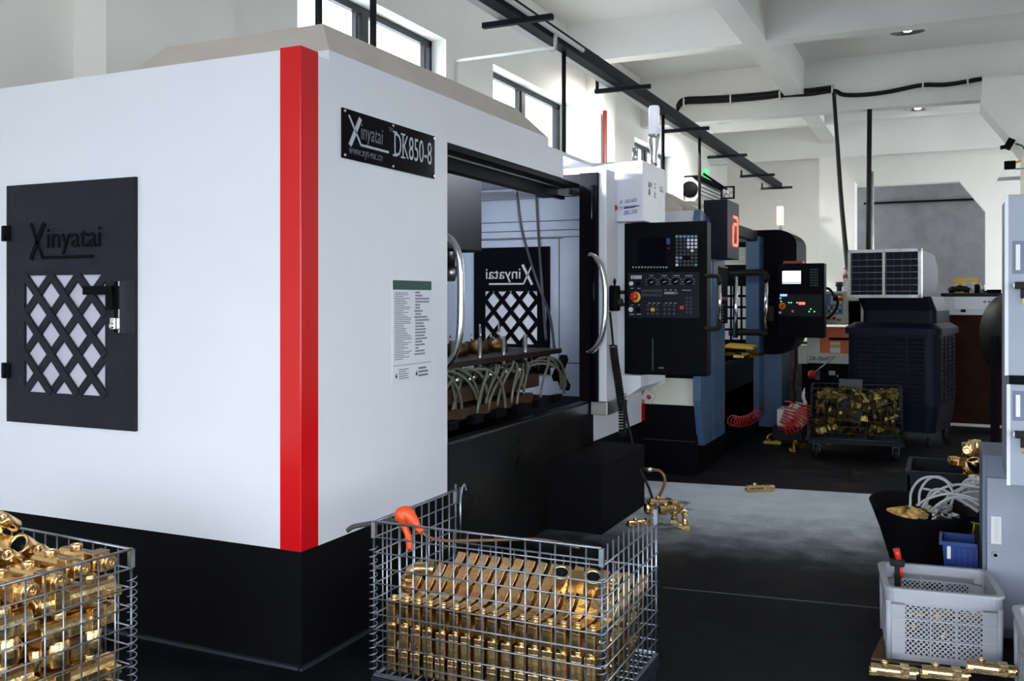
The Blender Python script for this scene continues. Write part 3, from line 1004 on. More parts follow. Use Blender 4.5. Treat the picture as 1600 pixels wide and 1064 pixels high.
def rect(px0, py0, px1, py1, name, m_, d=0.006, bevel=0.0, lab=None):
    a, b = aY(px0, py1, PY), aY(px1, py0, PY)
    return MB().box(a.x, b.x, PY - d, PY, a.z, b.z).o(name, m_, cp, bevel, label=lab)


rect(978, 358, 1096, 424, 'display_bezel', 'matte', 0.005)
rect(988, 370, 1041, 415, 'screen', 'gloss', 0.007)
rect(981, 425, 1093, 496, 'switch_plate', 'navy2', 0.005)
rect(1019, 528, 1021, 579, 'cover_edge', 'keyd', 0.004)
rect(1029, 573, 1038, 576, 'cover_latch', 'chrome', 0.012)
for i in range(12):
    x = 988.5 + i * 4.75
    rect(x, 416.8, x + 2.3, 418.3, 'soft_key', 'keyw', 0.008)
kw = {(r, c) for r in (1, 2, 3) for c in (3, 4, 5)} | {(4, 4), (8, 0)}
kb = {(0, c) for c in range(6)} | {(6, 0), (7, 0), (6, 1)}
for r in range(9):
    for c in range(6):
        if (r, c) in ((6, 2), (6, 3)):
            continue
        x, y = 1056 + c * 5.95, 367.6 + r * 5.55
        mm = 'keyw' if (r, c) in kw else 'keyb' if (r, c) in kb else 'keyt' if (r, c) == (8, 5) else 'keyd'
        rect(x, y, x + 4.1, y + 3.9, 'key', mm, 0.008)
p = aY(1044.5, 377, PY)
MB().obox(p - V((0, 0.006, 0)), (0.026, 0.004, 0.042)).o('screen_sticker', 'bluebin', cp)
m = MB()
p = aY(1045, 388, PY)
m.obox(p - V((0, 0.006, 0)), (0.01, 0.004, 0.008))
m.o('red_mark', 'redplastic', cp)
rect(986, 430.3, 1003, 436, 'maker_badge', 'sign', 0.008)
p = aY(988, 435, PY - 0.009)
text('badge_letter', 'X', p, (1, 0, 0), (0, 0, 1), 0.022, 'ink2', cp, depth=0.002)


def dial(px, py, r, m_, h, name, lab=None):
    p = aY(px, py, PY)
    return MB().lathe([(0, h), (r * 0.8, h), (r, h * 0.8), (r, 0), (0, 0)], p, (0, -1, 0), 18).o(name, m_, cp, label=lab)


for px, py in ((1018, 441), (1038, 440.5), (1056, 440), (1076, 440)):
    k = dial(px, py, 0.021, 'black', 0.03, 'rotary_knob')
    p = aY(px, py, PY - 0.031)
    MB().obox(p, (0.024, 0.004, 0.004), rot3(0, -0.4, 0)).o('pointer', 'keyw', k)
    m = MB()
    for i in range(9):
        a = -0.5 + i * (PI + 1.0) / 8
        p = aY(px, py, PY - 0.006)
        m.obox(p + V((math.cos(a) * 0.042, 0, math.sin(a) * 0.034)), (0.007, 0.002, 0.004))
    m.o('dial_scale', 'sign', cp)
for px0, px1, py in ((1014, 1021, 430), (1034, 1042, 430), (1052, 1062, 430), (1071, 1082, 430), (1013, 1017, 473), (1020, 1024, 473), (1027, 1031, 473), (1039, 1043, 473), (1046, 1050, 473), (1053, 1057, 473), (1066, 1080, 453), (1038, 1042, 452.5), (1046, 1050, 452.5), (1054, 1057, 452.5), (985, 990, 450), (996, 1001, 450), (986, 989, 476), (997, 1000, 476), (984, 991, 490.5), (995, 1002, 490.5)):
    a, b = aY(px0, py + 1, PY - 0.006), aY(px1, py, PY - 0.006)
    MB().box(a.x, b.x, PY - 0.007, PY - 0.005, a.z, b.z).o('switch_legend', 'sign', cp)
dial(987, 443, 0.016, 'keyw', 0.02, 'push_button', 'white push button')
dial(986.5, 483.5, 0.018, 'keyw', 0.02, 'push_button', 'white push button')
dial(998, 443, 0.016, 'black', 0.02, 'push_button')
dial(998, 484, 0.018, 'black', 0.02, 'push_button')
dial(993.5, 464, 0.038, 'yellow', 0.012, 'stop_ring', 'yellow ring')
dial(992, 463.5, 0.029, 'redplastic', 0.045, 'emergency_stop', 'red mushroom stop button')
for r in range(2):
    for c in range(6):
        x, y = 1005.2 + c * 5.4, 454.3 + r * 6.6
        p = aY(x, y, PY)
        MB().lathe([(0.0105, 0), (0.0105, 0.008), (0.007, 0.008), (0.007, 0.0)], p + V((0, -0.004, 0)), (0, -1, 0), 12).o('indicator', 'sign2', cp)
rect(1037.5, 455.5, 1059, 460, 'counter_display', 'sign2', 0.008)
p = aY(1038.5, 459.6, PY - 0.0085)
text('counter_digits', '888888', p, (1, 0, 0), (0, 0, 1), 0.024, 'sign', cp, depth=0.001, xs=0.95)
for i, (x0, y0) in enumerate(((1011, 472), (1037, 472))):
    for r in range(3):
        for c in range(3):
            x, y = x0 + c * 7.3, y0 + 3.2 + r * 6.6
            mm = 'yellow' if (i == 0 and r == 1 and c == 1) else 'keyd'
            if mm == 'yellow':
                rect(x - 0.7, y - 0.8, x + 5, y + 4.6, 'panel_key', mm, 0.012)
            else:
                rect(x, y, x + 3.6, y + 3.4, 'panel_key', mm, 0.007)
rect(1062.8, 478, 1068.6, 483, 'panel_key', 'redplastic', 0.012, lab='red key')
for r in range(5):
    for c in range(2):
        rect(1071.5 + c * 6.2, 464 + r * 5.6, 1075 + c * 6.2, 467 + r * 5.6, 'panel_key', 'keyd', 0.007)
# handle on the side of the operator panel
m = MB().tube(smooth_path([(-1.53, 6.47, 1.60), (-1.45, 6.47, 1.60), (-1.425, 6.47, 1.585), (-1.42, 6.47, 1.55)], 5), 0.017, 10)
hd = m.o('handle_bracket', 'rubber', cp)
m = MB().tube(smooth_path([(-1.53, 6.47, 1.235), (-1.45, 6.47, 1.235), (-1.425, 6.47, 1.25), (-1.42, 6.47, 1.285)], 5), 0.017, 10)
hd = m.o('handle_bracket', 'rubber', cp)
MB().cyl((-1.42, 6.47, 1.285), (-1.42, 6.47, 1.55), 0.012, 12).o('handle_bar', 'chrome', hd)
# work light tube inside the header
MB().cyl((-2.58, 4.4, 2.36), (-2.58, 6.1, 2.36), 0.018, 10).o('work_light', 'tubelight', mc)

# hand wheel pendant on the column, with its coiled cord
p = aX(955, 466, -2.115)
hw_ = thing('hand_wheel_pendant', (p.x, p.y, p.z), 'black hand wheel pendant hung on the white column with a coiled cord', 'remote control')
z0, z1 = aX(955, 486, -2.115).z, aX(955, 446, -2.115).z
yy = p.y
MB().box(-2.118, -2.06, yy - 0.045, yy + 0.045, z0, z1).o('pendant_body', 'black', hw_, 0.012)
m = MB().lathe([(0, 0.04), (0.024, 0.04), (0.03, 0.03), (0.03, 0), (0, 0)], (-2.07, yy - 0.01, z0 + 0.06), (1, 0, 0), 16)
m.o('hand_wheel', 'rubber', hw_)
for zz in (z0 + 0.13, z0 + 0.045):
    MB().lathe([(0, 0.03), (0.013, 0.03), (0.013, 0), (0, 0)], (-2.06, yy + 0.03, zz), (1, 0, 0), 10).o('selector', 'rubber', hw_)
MB().tube([( -2.09, yy, z1), (-2.09, yy - 0.02, z1 + 0.03), (-2.09, yy, z1 + 0.045), (-2.09, yy + 0.02, z1 + 0.03), (-2.09, yy, z1)], 0.006, 6).o('hook', 'black', hw_)
yq = 6.30
cpth = [aX(px, py, -2.075) for px, py in ((953, 488), (956, 515), (958, 540))]
MB().tube(smooth_path(cpth, 6), 0.008, 6).o('cord', 'rubber', hw_)
coil([aX(px, py, -2.075) for px, py in ((958, 540), (961, 565), (965, 590), (969, 618), (972, 640), (973, 680))], 0.023, 0.0075, 34).o('coiled_cord', 'rubber', hw_)

# air hose hanging from the bracket and curling to the floor
p = aY(978, 622, 6.42)
ah = thing('air_hose', (p.x, p.y, p.z), 'thin hose hanging from the bracket, its amber end curling above the floor', 'hose')
MB().tube(smooth_path([aY(978, 620, 6.42), aY(978, 640, 6.40), aY(983, 670, 6.36), aY(990, 700, 6.32), aY(999, 733, 6.39)], 6), 0.009, 8).o('black_hose', 'rubber', ah)
MB().lathe([(0, 0), (0.012, 0), (0.012, 0.03), (0.007, 0.03), (0.007, 0.06), (0, 0.06)], aY(978, 627, 6.42), n=10).o('hose_fitting', 'chrome', ah)
MB().tube([aY(1005, 734, 6.2), aY(1022, 734, 6.2)], [0.018, 0.012], 10).o('brass_coupling', 'steel', ah)
MB().tube(smooth_path([aY(px, py, 6.15) for px, py in ((1020, 734), (1031, 736), (1038, 745), (1038, 757), (1030, 775), (1020, 785))], 6), 0.010, 8).o('amber_hose', 'brownhose', ah)
MB().tube(smooth_path([aY(px, py, 6.12) for px, py in ((999, 733), (1012, 758), (1018, 775), (1020, 785))] + [V((-1.75, 6.0, 0.02))], 6), 0.010, 8).o('lower_hose', 'rubber', ah)

# ------------------------------------------------------------------ drilling fixture inside the cabin
fx = thing('drilling_fixture', (-2.7, 5.3, 0.86), 'rusty drilling fixture with chrome posts and clear hoses inside the open cabin', 'fixture')
MB().box(-3.0, -2.45, 4.35, 6.13, 1.062, 1.095).o('top_plate', 'bronze', fx, 0.003)
MB().box(-3.1, -2.46, 4.35, 5.75, 0.862, 0.945).o('base_plate', 'ochre', fx, 0.004)
MB().box(-2.84, -2.42, 4.2, 5.55, 0.78, 0.838).o('lower_ledge', 'ochre', fx)
k = 0
for y in (4.5, 4.78, 5.06, 5.34, 5.62):
    MB().lathe([(0, 0.085), (0.03, 0.085), (0.03, 0.075), (0.075, 0.075), (0.08, 0.0), (0, 0)], (-2.72, y, 1.095), n=18).o('bushing', 'gold', fx)
    for dx_, dy_ in ((-0.02, -0.03), (0.02, 0.02), (0.0, 0.05)):
        MB().cyl((-2.72 + dx_, y + dy_, 1.17), (-2.72 + dx_, y + dy_, 1.17 + 0.05 + 0.03 * ((k * 7) % 3)), 0.006, 6).o('bolt', 'chrome', fx)
        k += 1
for y in (4.62, 4.95, 5.28, 5.61):
    MB().cyl((-2.50, y, 0.945), (-2.50, y, 1.21), 0.013, 10).o('guide_pin', 'steel', fx)
for y in (4.45, 4.82, 4.90, 5.2, 5.5, 6.05):
    MB().cyl((-2.62, y, 0.94), (-2.62, y, 1.062), 0.026, 12).o('support_post', 'chrome', fx)
for i in range(12):
    y = 4.42 + i * 0.11
    MB().lathe([(0, 0.06), (0.012, 0.06), (0.02, 0.04), (0.02, 0.0), (0, 0)], (-2.52 - 0.03 * (i % 2), y, 0.945), n=10).o('clamp_fitting', 'chrome', fx)
m = MB().obox((-2.5, 6.22, 0.95), (0.05, 0.22, 0.05), rot3(0.7, 0, 0)).obox((-2.5, 6.26, 0.86), (0.05, 0.22, 0.045), rot3(-0.6, 0, 0)).obox((-2.5, 6.1, 0.99), (0.05, 0.16, 0.05))
m.o('clamp_arm', 'black', fx)
rr = random.Random(5)
for i in range(26):
    y0 = 4.28 + i * 0.066 + rr.uniform(-0.03, 0.03)
    y2 = y0 + rr.choice((-0.42, -0.34, -0.26, -0.16, 0.2, 0.32, 0.40)) + rr.uniform(-0.05, 0.05)
    z0, zt_, z2 = rr.uniform(0.95, 0.985), rr.uniform(0.06, 0.11), rr.uniform(0.775, 0.83)
    xb = rr.uniform(0.11, 0.17)
    pts = []
    for k in range(19):
        tt = k / 18
        ee = tt * tt * (3 - 2 * tt)
        pts.append((-2.56 + xb * math.sin(PI / 2 * min(1, tt * 1.7)) - (0.03 * max(0, tt - 0.6)), y0 + (y2 - y0) * ee, z0 + (z2 - z0) * tt ** 1.8 + zt_ * math.sin(PI * tt ** 0.7)))
    MB().tube(pts, 0.0085, 8).o('clear_hose', 'hose', fx)
for i in range(6):
    y = 4.4 + i * 0.30
    MB().obox((-2.40, y, 0.77), (0.05, 0.12, 0.05)).o('manifold', 'black', fx, 0.006)

# ------------------------------------------------------------------ blue machining centre
b2 = thing('machining_center', (-2.9, 9.2, 0), 'blue and black machining centre with red digit display, behind the white machine', 'machine')
M2 = -1.80
NY = 7.56
MB().box(-4.3, M2 - 0.06, NY, 11.0, 0.0, 0.57).o('plinth', 'black', b2)
MB().box(-4.3, M2 - 0.05, NY - 0.002, NY + 0.04, 0.57, 0.79).o('side_band', 'pale', b2, label='white band on the near side')
MB().box(-4.3, M2 - 0.05, NY + 0.004, NY + 0.04, 0.79, 2.06).o('side_panel', 'black', b2)
MB().box(-4.3, M2 - 0.05, NY + 0.002, NY + 0.04, 2.06, 2.16).box(-4.3, M2 - 0.10, NY + 0.04, 11.0, 2.13, 2.16).o('top_band', 'white', b2)
MB().box(-4.3, M2 - 0.058, NY - 0.003, NY, 0.275, 0.28).o('plinth_seam', 'keyd', b2)
m = MB()
m.box(-3.4, -2.0, 7.7, 8.9, 2.16, 2.20)
m.add([(-3.4, 7.7, 2.20), (-2.0, 7.7, 2.20), (-2.0, 8.9, 2.20), (-3.4, 8.9, 2.20), (-3.2, 7.85, 2.42), (-2.35, 7.85, 2.42), (-2.35, 8.75, 2.42), (-3.2, 8.75, 2.42)],
      [(4, 5, 6, 7), (0, 1, 5, 4), (1, 2, 6, 5), (2, 3, 7, 6), (3, 0, 4, 7)])
m.o('roof_hood', 'hood', b2, label='brown sloping hood')
# front fascia: two tall blue panels with a dark gap
for y0, y1, c in ((7.50, 7.93, 0.1), (7.97, 8.42, 0.0)):
    z0 = 0.24
    m = MB().prism([(y0 + (0.13 if c else 0), z0), (y1, z0), (y1, 2.10), (y0 + 0.03, 2.16), (y0, 2.10), (y0, 0.62 if c else z0)], (M2 - 0.06, 0, 0), (0, 1, 0), (0, 0, 1), (0.06, 0, 0))
    m.o('front_panel', 'blue', b2, 0.006, label='tall blue front panel')
MB().box(M2 - 0.12, M2 - 0.05, 7.6, 8.4, 0.1, 2.12).o('panel_backing', 'matte', b2)
a, b = aX(1123, 415, M2 + 0.004), aX(1137, 505, M2 + 0.004)
st = MB().box(M2, M2 + 0.004, a.y, b.y, b.z, a.z).o('front_sticker', 'matte', b2, label='black vertical sticker')
MB().box(M2 + 0.004, M2 + 0.006, a.y, b.y, a.z - 0.012, a.z).box(M2 + 0.004, M2 + 0.006, a.y + 0.1, b.y, a.z - 0.30, a.z - 0.27).o('sticker_line', 'darkred', st)
for i in range(6):
    zz = b.z + 0.02 + i * 0.028
    MB().box(M2 + 0.004, M2 + 0.006, a.y + 0.12, a.y + 0.12 + 0.05 + 0.012 * (i % 3), zz, zz + 0.012).o('sticker_print', 'sign2', st)
# digit display box
DX = -1.66
a, b = aX(1124, 312, DX), aX(1143, 405, DX)
db = MB().box(M2 - 0.06, DX, 7.86, 8.34, 1.78, 2.27).o('display_box', 'hammer', b2, 0.004, label='dark box with a red digit')
g = aX(1130.5, 340, DX)
h = aX(1143, 381, DX)
y0, y1, z0, z1 = 8.06, 8.26, 1.90, 2.14
m = MB()
pth = [(y0 + 0.02, z0), (y1 - 0.03, z0), (y1, z0 + 0.03), (y1, z1 - 0.03), (y1 - 0.03, z1), (y0 + 0.03, z1)]
m2pts = [V((DX + 0.004, y, z)) for y, z in pth]
for p, q in zip(m2pts, m2pts[1:]):
    m.bar(p, q, 0.022, 0.008, (1, 0, 0))
m.bar((DX + 0.004, y0 + 0.01, z0 + 0.01), (DX + 0.004, y0 + 0.01, z0 + 0.165), 0.02, 0.008, (1, 0, 0))
m.bar((DX + 0.004, y0 + 0.04, z1 - 0.06), (DX + 0.004, y1 - 0.06, z1 - 0.06), 0.02, 0.008, (1, 0, 0))
for i in range(3):
    m.bar((DX + 0.004, y0 + 0.012, z1 - 0.085 - i * 0.022), (DX + 0.004, y0 + 0.045, z1 - 0.085 - i * 0.022), 0.012, 0.008, (1, 0, 0))
m.o('red_digit', 'led', db, label='lit red digit')
# opening, inner door wall with windows
MB().box(-3.9, M2 - 0.3, 8.42, 10.3, 0.57, 0.84).o('bed', 'matte', b2)
MB().box(-3.9, M2 - 0.06, 10.28, 10.34, 0.5, 2.1).o('inner_wall', 'matte', b2)
MB().box(M2 - 0.12, M2 - 0.06, 8.42, 10.3, 0.22, 0.84).o('chip_guard', 'black', b2)
MB().box(M2 - 0.10, M2 - 0.02, 8.42, 10.22, 2.05, 2.15).o('header', 'black', b2)


def r2_(px0, py0, px1, py1, yy, d, name, m_, parent, lab=None):
    a, b = aY(px0, py1, yy), aY(px1, py0, yy)
    return MB().box(a.x, b.x, yy - d, yy, a.z, b.z).o(name, m_, parent, label=lab)


r2_(1128, 372, 1190, 538, 10.26, 0.03, 'sliding_door', 'black', b2)
dw = r2_(1132, 386, 1177.5, 414, 10.22, 0.006, 'door_window', 'pale', b2, 'window strip')
for yy in (391.5, 397.5, 408):
    r2_(1132, yy, 1177.5, yy + 1.2, 10.213, 0.003, 'window_line', 'sign2', dw)
for r in range(5):
    for c in range(3):
        x, y = 1128 + c * 16.2, 447 + r * 17.4
        r2_(x, y, x + 12.6, y + 13.6, 10.22, 0.006, 'window_square', 'label', b2)
m = MB()
p = aY(1158, 541, 9.6)
m.obox(p, (0.28, 0.5, 0.03), rot3(0, 0.05, 0.1))
m.o('work_plate', 'yellow', b2, 0.006, label='yellow plate on the table')
for i in range(5):
    p = aY(1144 + i * 9, 553 + (i % 2) * 3, 9.4)
    MB().obox(p, (0.10, 0.12, 0.03), rot3(0, 0, 0.3 * i)).o('clamp', 'brass2', b2)
# blue frame at the right of the opening and the black control housing
MB().box(-2.6, M2 - 0.02, 10.10, 10.20, 2.04, 2.10).box(M2 - 0.14, M2 - 0.0, 10.10, 10.40, 0.18, 2.10).o('frame_post', 'blue', b2, 0.006, label='blue frame beside the door')
m = MB()
x0, x1, z0, z1 = -3.2, -1.455, 0.84, 2.18
pr = [(x0, z0 + 0.0)]
pr = [(-1.95, z0), (x1 - 0.22, z0)]
for k in range(7):
    a = -PI / 2 + k * PI / 12
    pr.append((x1 - 0.22 + 0.22 * math.cos(a), z0 + 0.22 + 0.22 * math.sin(a)))
for k in range(7):
    a = k * PI / 12
    pr.append((x1 - 0.22 + 0.22 * math.cos(a), z1 - 0.16 + 0.16 * math.sin(a)))
pr += [(-2.9, z1), (-2.9, 2.105), (-1.95, 2.105)]
m.prism(pr, (0, 10.36, 0), (1, 0, 0), (0, 0, 1), (0, 0.75, 0))
m.o('control_housing', 'black', b2, label='rounded black control housing')
MB().box(-2.2, -1.62, 10.42, 11.0, 0.05, 0.84).o('rear_cabinet', 'blue', b2, label='dark blue lower cabinet')
m = MB()
a0 = aX(1149, 432, M2 + 0.10)
a1 = aX(1148, 528, M2 + 0.10)
MB().cyl((a0.x, a0.y, a0.z), (a0.x, a0.y, a1.z), 0.022, 12).o('door_handle', 'chrome', b2, label='straight chrome door bar')
a0 = aX(1197, 436, M2 + 0.10)
h2 = MB().cyl((a0.x, a0.y, a0.z), (a0.x, a0.y, 1.07), 0.022, 12).o('door_handle', 'chrome', b2, label='straight chrome door bar')
for zz in (a0.z + 0.02, 1.04):
    MB().tube(smooth_path([(M2 - 0.28, a0.y, zz + 0.04), (M2 + 0.02, a0.y, zz + 0.05), (M2 + 0.09, a0.y, zz + 0.03), (M2 + 0.10, a0.y, zz - 0.03 if zz > 1.2 else zz + 0.06)], 5), 0.034, 10).o('handle_mount', 'rubber', h2)
# operator panel of the blue machine
PY2 = 10.2
pa, pb = aY(1215, 527, PY2), aY(1288, 411, PY2)
c2 = MB().box(pa.x, pb.x, PY2, PY2 + 0.2, pa.z, pb.z).o('operator_panel', 'black', b2, 0.01, label='small operator panel with lit screen')
MB().box(pa.x + 0.05, pa.x + 0.25, PY2 + 0.05, PY2 + 0.18, pb.z, pb.z + 0.03).o('panel_arm', 'darkred', c2)


def rc(px0, py0, px1, py1, name, m_, d=0.006, lab=None):
    a, b = aY(px0, py1, PY2), aY(px1, py0, PY2)
    return MB().box(a.x, b.x, PY2 - d, PY2, a.z, b.z).o(name, m_, c2, label=lab)


rc(1219, 418, 1284, 452, 'display_bezel', 'matte', 0.004)
rc(1222.5, 423, 1251.5, 443.5, 'lit_screen', 'lcd', 0.008, 'lit pale screen')
rc(1222.5, 441.2, 1251.5, 442.4, 'screen_bar', 'keyb', 0.009)
for r in range(7):
    for c in range(4):
        rc(1266 + c * 3.4, 420 + r * 4.2, 1267.8 + c * 3.4, 422 + r * 4.2, 'key', 'sign2', 0.008)
rc(1218, 460, 1284, 494, 'switch_plate', 'navy2', 0.004)
rc(1219, 459.5, 1230, 463, 'blue_display', 'ledb', 0.008)
for x0, y0 in ((1232, 472), (1235.5, 472), (1244.5, 472), (1219.5, 470), (1263.5, 486), (1271.5, 486), (1266, 482)):
    rc(x0, y0, x0 + 2, y0 + 1.7, 'green_light', 'ledg', 0.008)
rc(1248, 472, 1258, 476, 'red_display', 'led', 0.008)
p = aY(1222.5, 478, PY2)
MB().lathe([(0, 0.03), (0.02, 0.03), (0.025, 0), (0, 0)], p, (0, -1, 0), 14).o('emergency_stop', 'redplastic', c2)
MB().lathe([(0.024, 0.0), (0.024, 0.01), (0.034, 0.01), (0.034, 0)], p, (0, -1, 0), 14).o('stop_ring', 'yellow', c2)
rc(1237, 484.5, 1240, 488, 'yellow_key', 'yellow', 0.008)
for px, py in ((1219.5, 466), (1219, 488.5)):
    MB().lathe([(0, 0.02), (0.012, 0.02), (0.014, 0), (0, 0)], aY(px, py, PY2), (0, -1, 0), 12).o('push_button', 'keyw', c2)
p = aY(1205, 490, 10.05)
MB().obox(p, (0.06, 0.07, 0.16)).o('pendant_holder', 'rubber', b2, 0.01)
MB().cyl((-3.4, 9.0, 2.05), (-2.2, 9.0, 2.05), 0.018, 10).o('work_light', 'tubelight2', b2)
# amber beacon on the housing
p = aY(1219, 357, 10.65)
bc = MB().cyl((p.x, 10.65, 2.18), (p.x, 10.65, 2.25), 0.03, 14).o('beacon_base', 'white', b2)
MB().lathe([(0, 0), (0.036, 0), (0.036, 0.195), (0.03, 0.205), (0, 0.205)], (p.x, 10.65, 2.25), n=16).o('beacon_lens', 'beacon', bc, label='lit amber lens')

# ------------------------------------------------------------------ lathe behind
LY = 11.6
lt = thing('lathe', (aY(1290, 600, LY).x, LY, 0), 'old cream and orange lathe with a black lower cabinet, left of the air cooler', 'lathe')


def rl(px0, py0, px1, py1, name, m_, y0=LY, d=0.3, par=None, bev=0.0, lab=None):
    a, b = aY(px0, py1, y0), aY(px1, py0, y0)
    return MB().box(a.x, b.x, y0, y0 + d, a.z, b.z).o(name, m_, par or lt, bev, label=lab)


MB().box(aY(1252, 600, LY).x, aY(1420, 600, LY).x, LY + 0.05, LY + 0.7, 0, aY(1290, 566, LY).z).o('lower_cabinet', 'black', lt)
rl(1262, 553, 1332, 567, 'base_band', 'pale', LY - 0.03, 0.5)
rl(1247, 540, 1261, 568, 'side_block', 'pale', LY - 0.02, 0.3)
text('serial_lettering', '2A-06407', aY(1263.5, 563, LY - 0.036), (1, 0, 0), (0, 0, 1), 0.075, 'ink2', lt, depth=0.003, shear=0.2, xs=0.9)
rl(1261, 526, 1281, 553, 'tailstock_block', 'pale', LY, 0.3)
og = rl(1281, 512, 1330, 552, 'chuck_guard', 'orange', LY + 0.02, 0.3, bev=0.01, lab='orange guard')
rl(1295, 528, 1326, 531, 'guard_handle', 'matte', LY - 0.03, 0.05, og)
rl(1297, 534, 1313, 551, 'warning_label', 'paper', LY + 0.012, 0.01, og)
rl(1297, 539, 1313, 543, 'warning_stripe', 'yellow', LY + 0.008, 0.006, og)
hd_ = rl(1280, 455, 1324, 507, 'control_head', 'pale', LY - 0.05, 0.3, bev=0.01)
rl(1282, 459, 1317, 491, 'control_plate', 'keyb', LY - 0.056, 0.006, hd_)
rl(1298, 462, 1315, 475, 'control_window', 'label', LY - 0.062, 0.006, hd_)
for r in range(2):
    for c in range(6):
        rl(1289 + c * 4.4, 479 + r * 5.5, 1292 + c * 4.4, 482.5 + r * 5.5, 'control_key', 'keyw' if (c + r) % 2 else 'keyd', LY - 0.062, 0.006, hd_)
for px, mm in ((1288, 'green'), (1296, 'redplastic'), (1303, 'redplastic')):
    MB().lathe([(0, 0.03), (0.018, 0.03), (0.02, 0), (0, 0)], aY(px, 497, LY - 0.05), (0, -1, 0), 12).o('control_button', mm, hd_)
MB().lathe([(0, 0.04), (0.03, 0.04), (0.036, 0), (0, 0)], aY(1311, 497, LY - 0.05), (0, -1, 0), 14).o('control_dial', 'galv', hd_)
rl(1325, 470, 1345, 512, 'head_side', 'darkred', LY + 0.1, 0.3)
MB().box(aY(1324, 480, LY).x, aY(1395, 480, LY).x, LY + 0.1, LY + 0.7, 0.9, aY(1330, 458, LY).z).o('headstock', 'pale', lt)
p = aY(1310, 455, LY)
MB().lathe([(0, 0), (0.03, 0), (0.03, 0.05), (0.045, 0.06), (0.045, 0.11), (0, 0.11)], p + V((0, 0.1, 0)), n=14).o('top_knob', 'keyd', lt)
m = MB().tube(smooth_path([aY(1285, 449, LY - 0.1), aY(1296, 452, LY - 0.12), aY(1303, 462, LY - 0.15), aY(1309, 470, LY - 0.15), aY(1306, 482, LY - 0.15), aY(1299, 492, LY - 0.15), aY(1288, 500, LY - 0.12)], 5), 0.016, 8)
m.o('flexible_lamp', 'rubber', lt)
MB().cyl(aY(1302, 466, LY - 0.17), aY(1316, 466, LY - 0.17), 0.03, 12).o('lamp_head', 'matte', lt)
MB().cyl(aY(1310, 466, LY - 0.19), aY(1317, 466, LY - 0.19), 0.027, 12).o('lamp_ring', 'orange', lt)
MB().tube([aY(1305, 556, LY - 0.1), aY(1272, 583, LY - 0.2)], 0.008, 6).o('lever', 'steel', lt)
p = aY(1269, 585, LY - 0.22)
MB().lathe([(0, -0.05), (0.035, -0.04), (0.05, 0), (0.035, 0.04), (0, 0.05)], p, n=12).o('lever_ball', 'redplastic', lt)
rl(1273, 579, 1281, 593, 'cabinet_label', 'sign2', LY + 0.04, 0.006)
rl(1295, 579.5, 1305, 586, 'cabinet_label', 'sign', LY + 0.04, 0.006)
rl(1307, 586, 1310, 589, 'amber_light', 'orange', LY + 0.04, 0.006)
# things standing on the lathe
wx0, wx1 = aY(1317, 455, LY + 0.3).x, aY(1352, 455, LY + 0.3).x
zt = aY(1330, 458, LY).z
bxw = MB().box(wx0, wx1, LY + 0.28, LY + 0.58, zt + 0.001, zt + 0.15).o('white_box', 'paper', None, 0.006, org=((wx0 + wx1) / 2, LY + 0.4, zt))
tag(bxw, 'white box lying on the lathe headstock', 'box')
for i, px in enumerate((1321, 1330)):
    p = aY(px, 440, LY + 0.4)
    bt = thing('drink_bottle', (p.x, LY + 0.4, zt + 0.15), ('left' if i == 0 else 'right') + ' of two small drink bottles with red caps on the white box', 'bottle', 'bottles on the lathe')
    zz = zt + 0.15
    MB().lathe([(0, 0), (0.03, 0), (0.03, 0.09), (0.014, 0.12), (0.012, 0.14), (0, 0.14)], (p.x, LY + 0.4, zz), n=14).o('bottle_body', 'bottle', bt)
    MB().lathe([(0.0315, 0.03), (0.0315, 0.075)], (p.x, LY + 0.4, zz), n=14).o('bottle_label', 'pink', bt)
    MB().lathe([(0, 0.14), (0.015, 0.14), (0.015, 0.16), (0, 0.16)], (p.x, LY + 0.4, zz), n=12).o('bottle_cap', 'redplastic', bt)
# speckled board standing behind the blue machine
p0, p1 = aY(1200, 640, 12.3), aY(1262, 640, 12.3)
tag(MB().box(p0.x, p1.x, 12.3, 12.36, 0, aY(1230, 533, 12.3).z).o('speckled_board', 'plank', org=(p0.x, 12.3, 0)), 'grey speckled board standing between the blue machine and the lathe', 'board')
tag(MB().tube(smooth_path([aY(1243, 532, 11.5), aY(1243, 570, 11.5), aY(1240, 600, 11.5), aY(1242, 622, 11.5), V((aY(1244, 628, 11.5).x, 11.5, 0.01))], 6), 0.012, 6).o('black_cable', 'rubber', org=aY(1243, 532, 11.5)), 'thin black cord hanging in front of the speckled board', 'cord')

# ------------------------------------------------------------------ evaporative air cooler
AC = V((-0.95, 10.02, 0))
ac = thing('air_cooler', AC, 'large dark navy mobile air cooler with a square metal louvre outlet', 'air cooler')
ac['_org'] = (0, 0, 0)
W_, D_ = 0.90, 0.92


def rrect(x0, x1, y0, y1, r, n=5):
    out = []
    for cx_, cy_, a0_ in ((x1 - r, y0 + r, -PI / 2), (x1 - r, y1 - r, 0), (x0 + r, y1 - r, PI / 2), (x0 + r, y0 + r, PI)):
        for k_ in range(n + 1):
            a_ = a0_ + k_ * PI / 2 / n
            out.append((cx_ + r * math.cos(a_), cy_ + r * math.sin(a_)))
    return out


def loft(m, rings, cap=True):
    n = len(rings[0])
    vs = [V(p) for r_ in rings for p in r_]
    fs = [(i * n + k_, i * n + (k_ + 1) % n, (i + 1) * n + (k_ + 1) % n, (i + 1) * n + k_) for i in range(len(rings) - 1) for k_ in range(n)]
    if cap:
        fs += [tuple(range(n))[::-1], tuple(range((len(rings) - 1) * n, len(rings) * n))]
    return m.add(vs, fs)


def ring(x0, x1, y0, y1, r, z):
    return [(x, y, z) for x, y in rrect(x0, x1, y0, y1, r)]


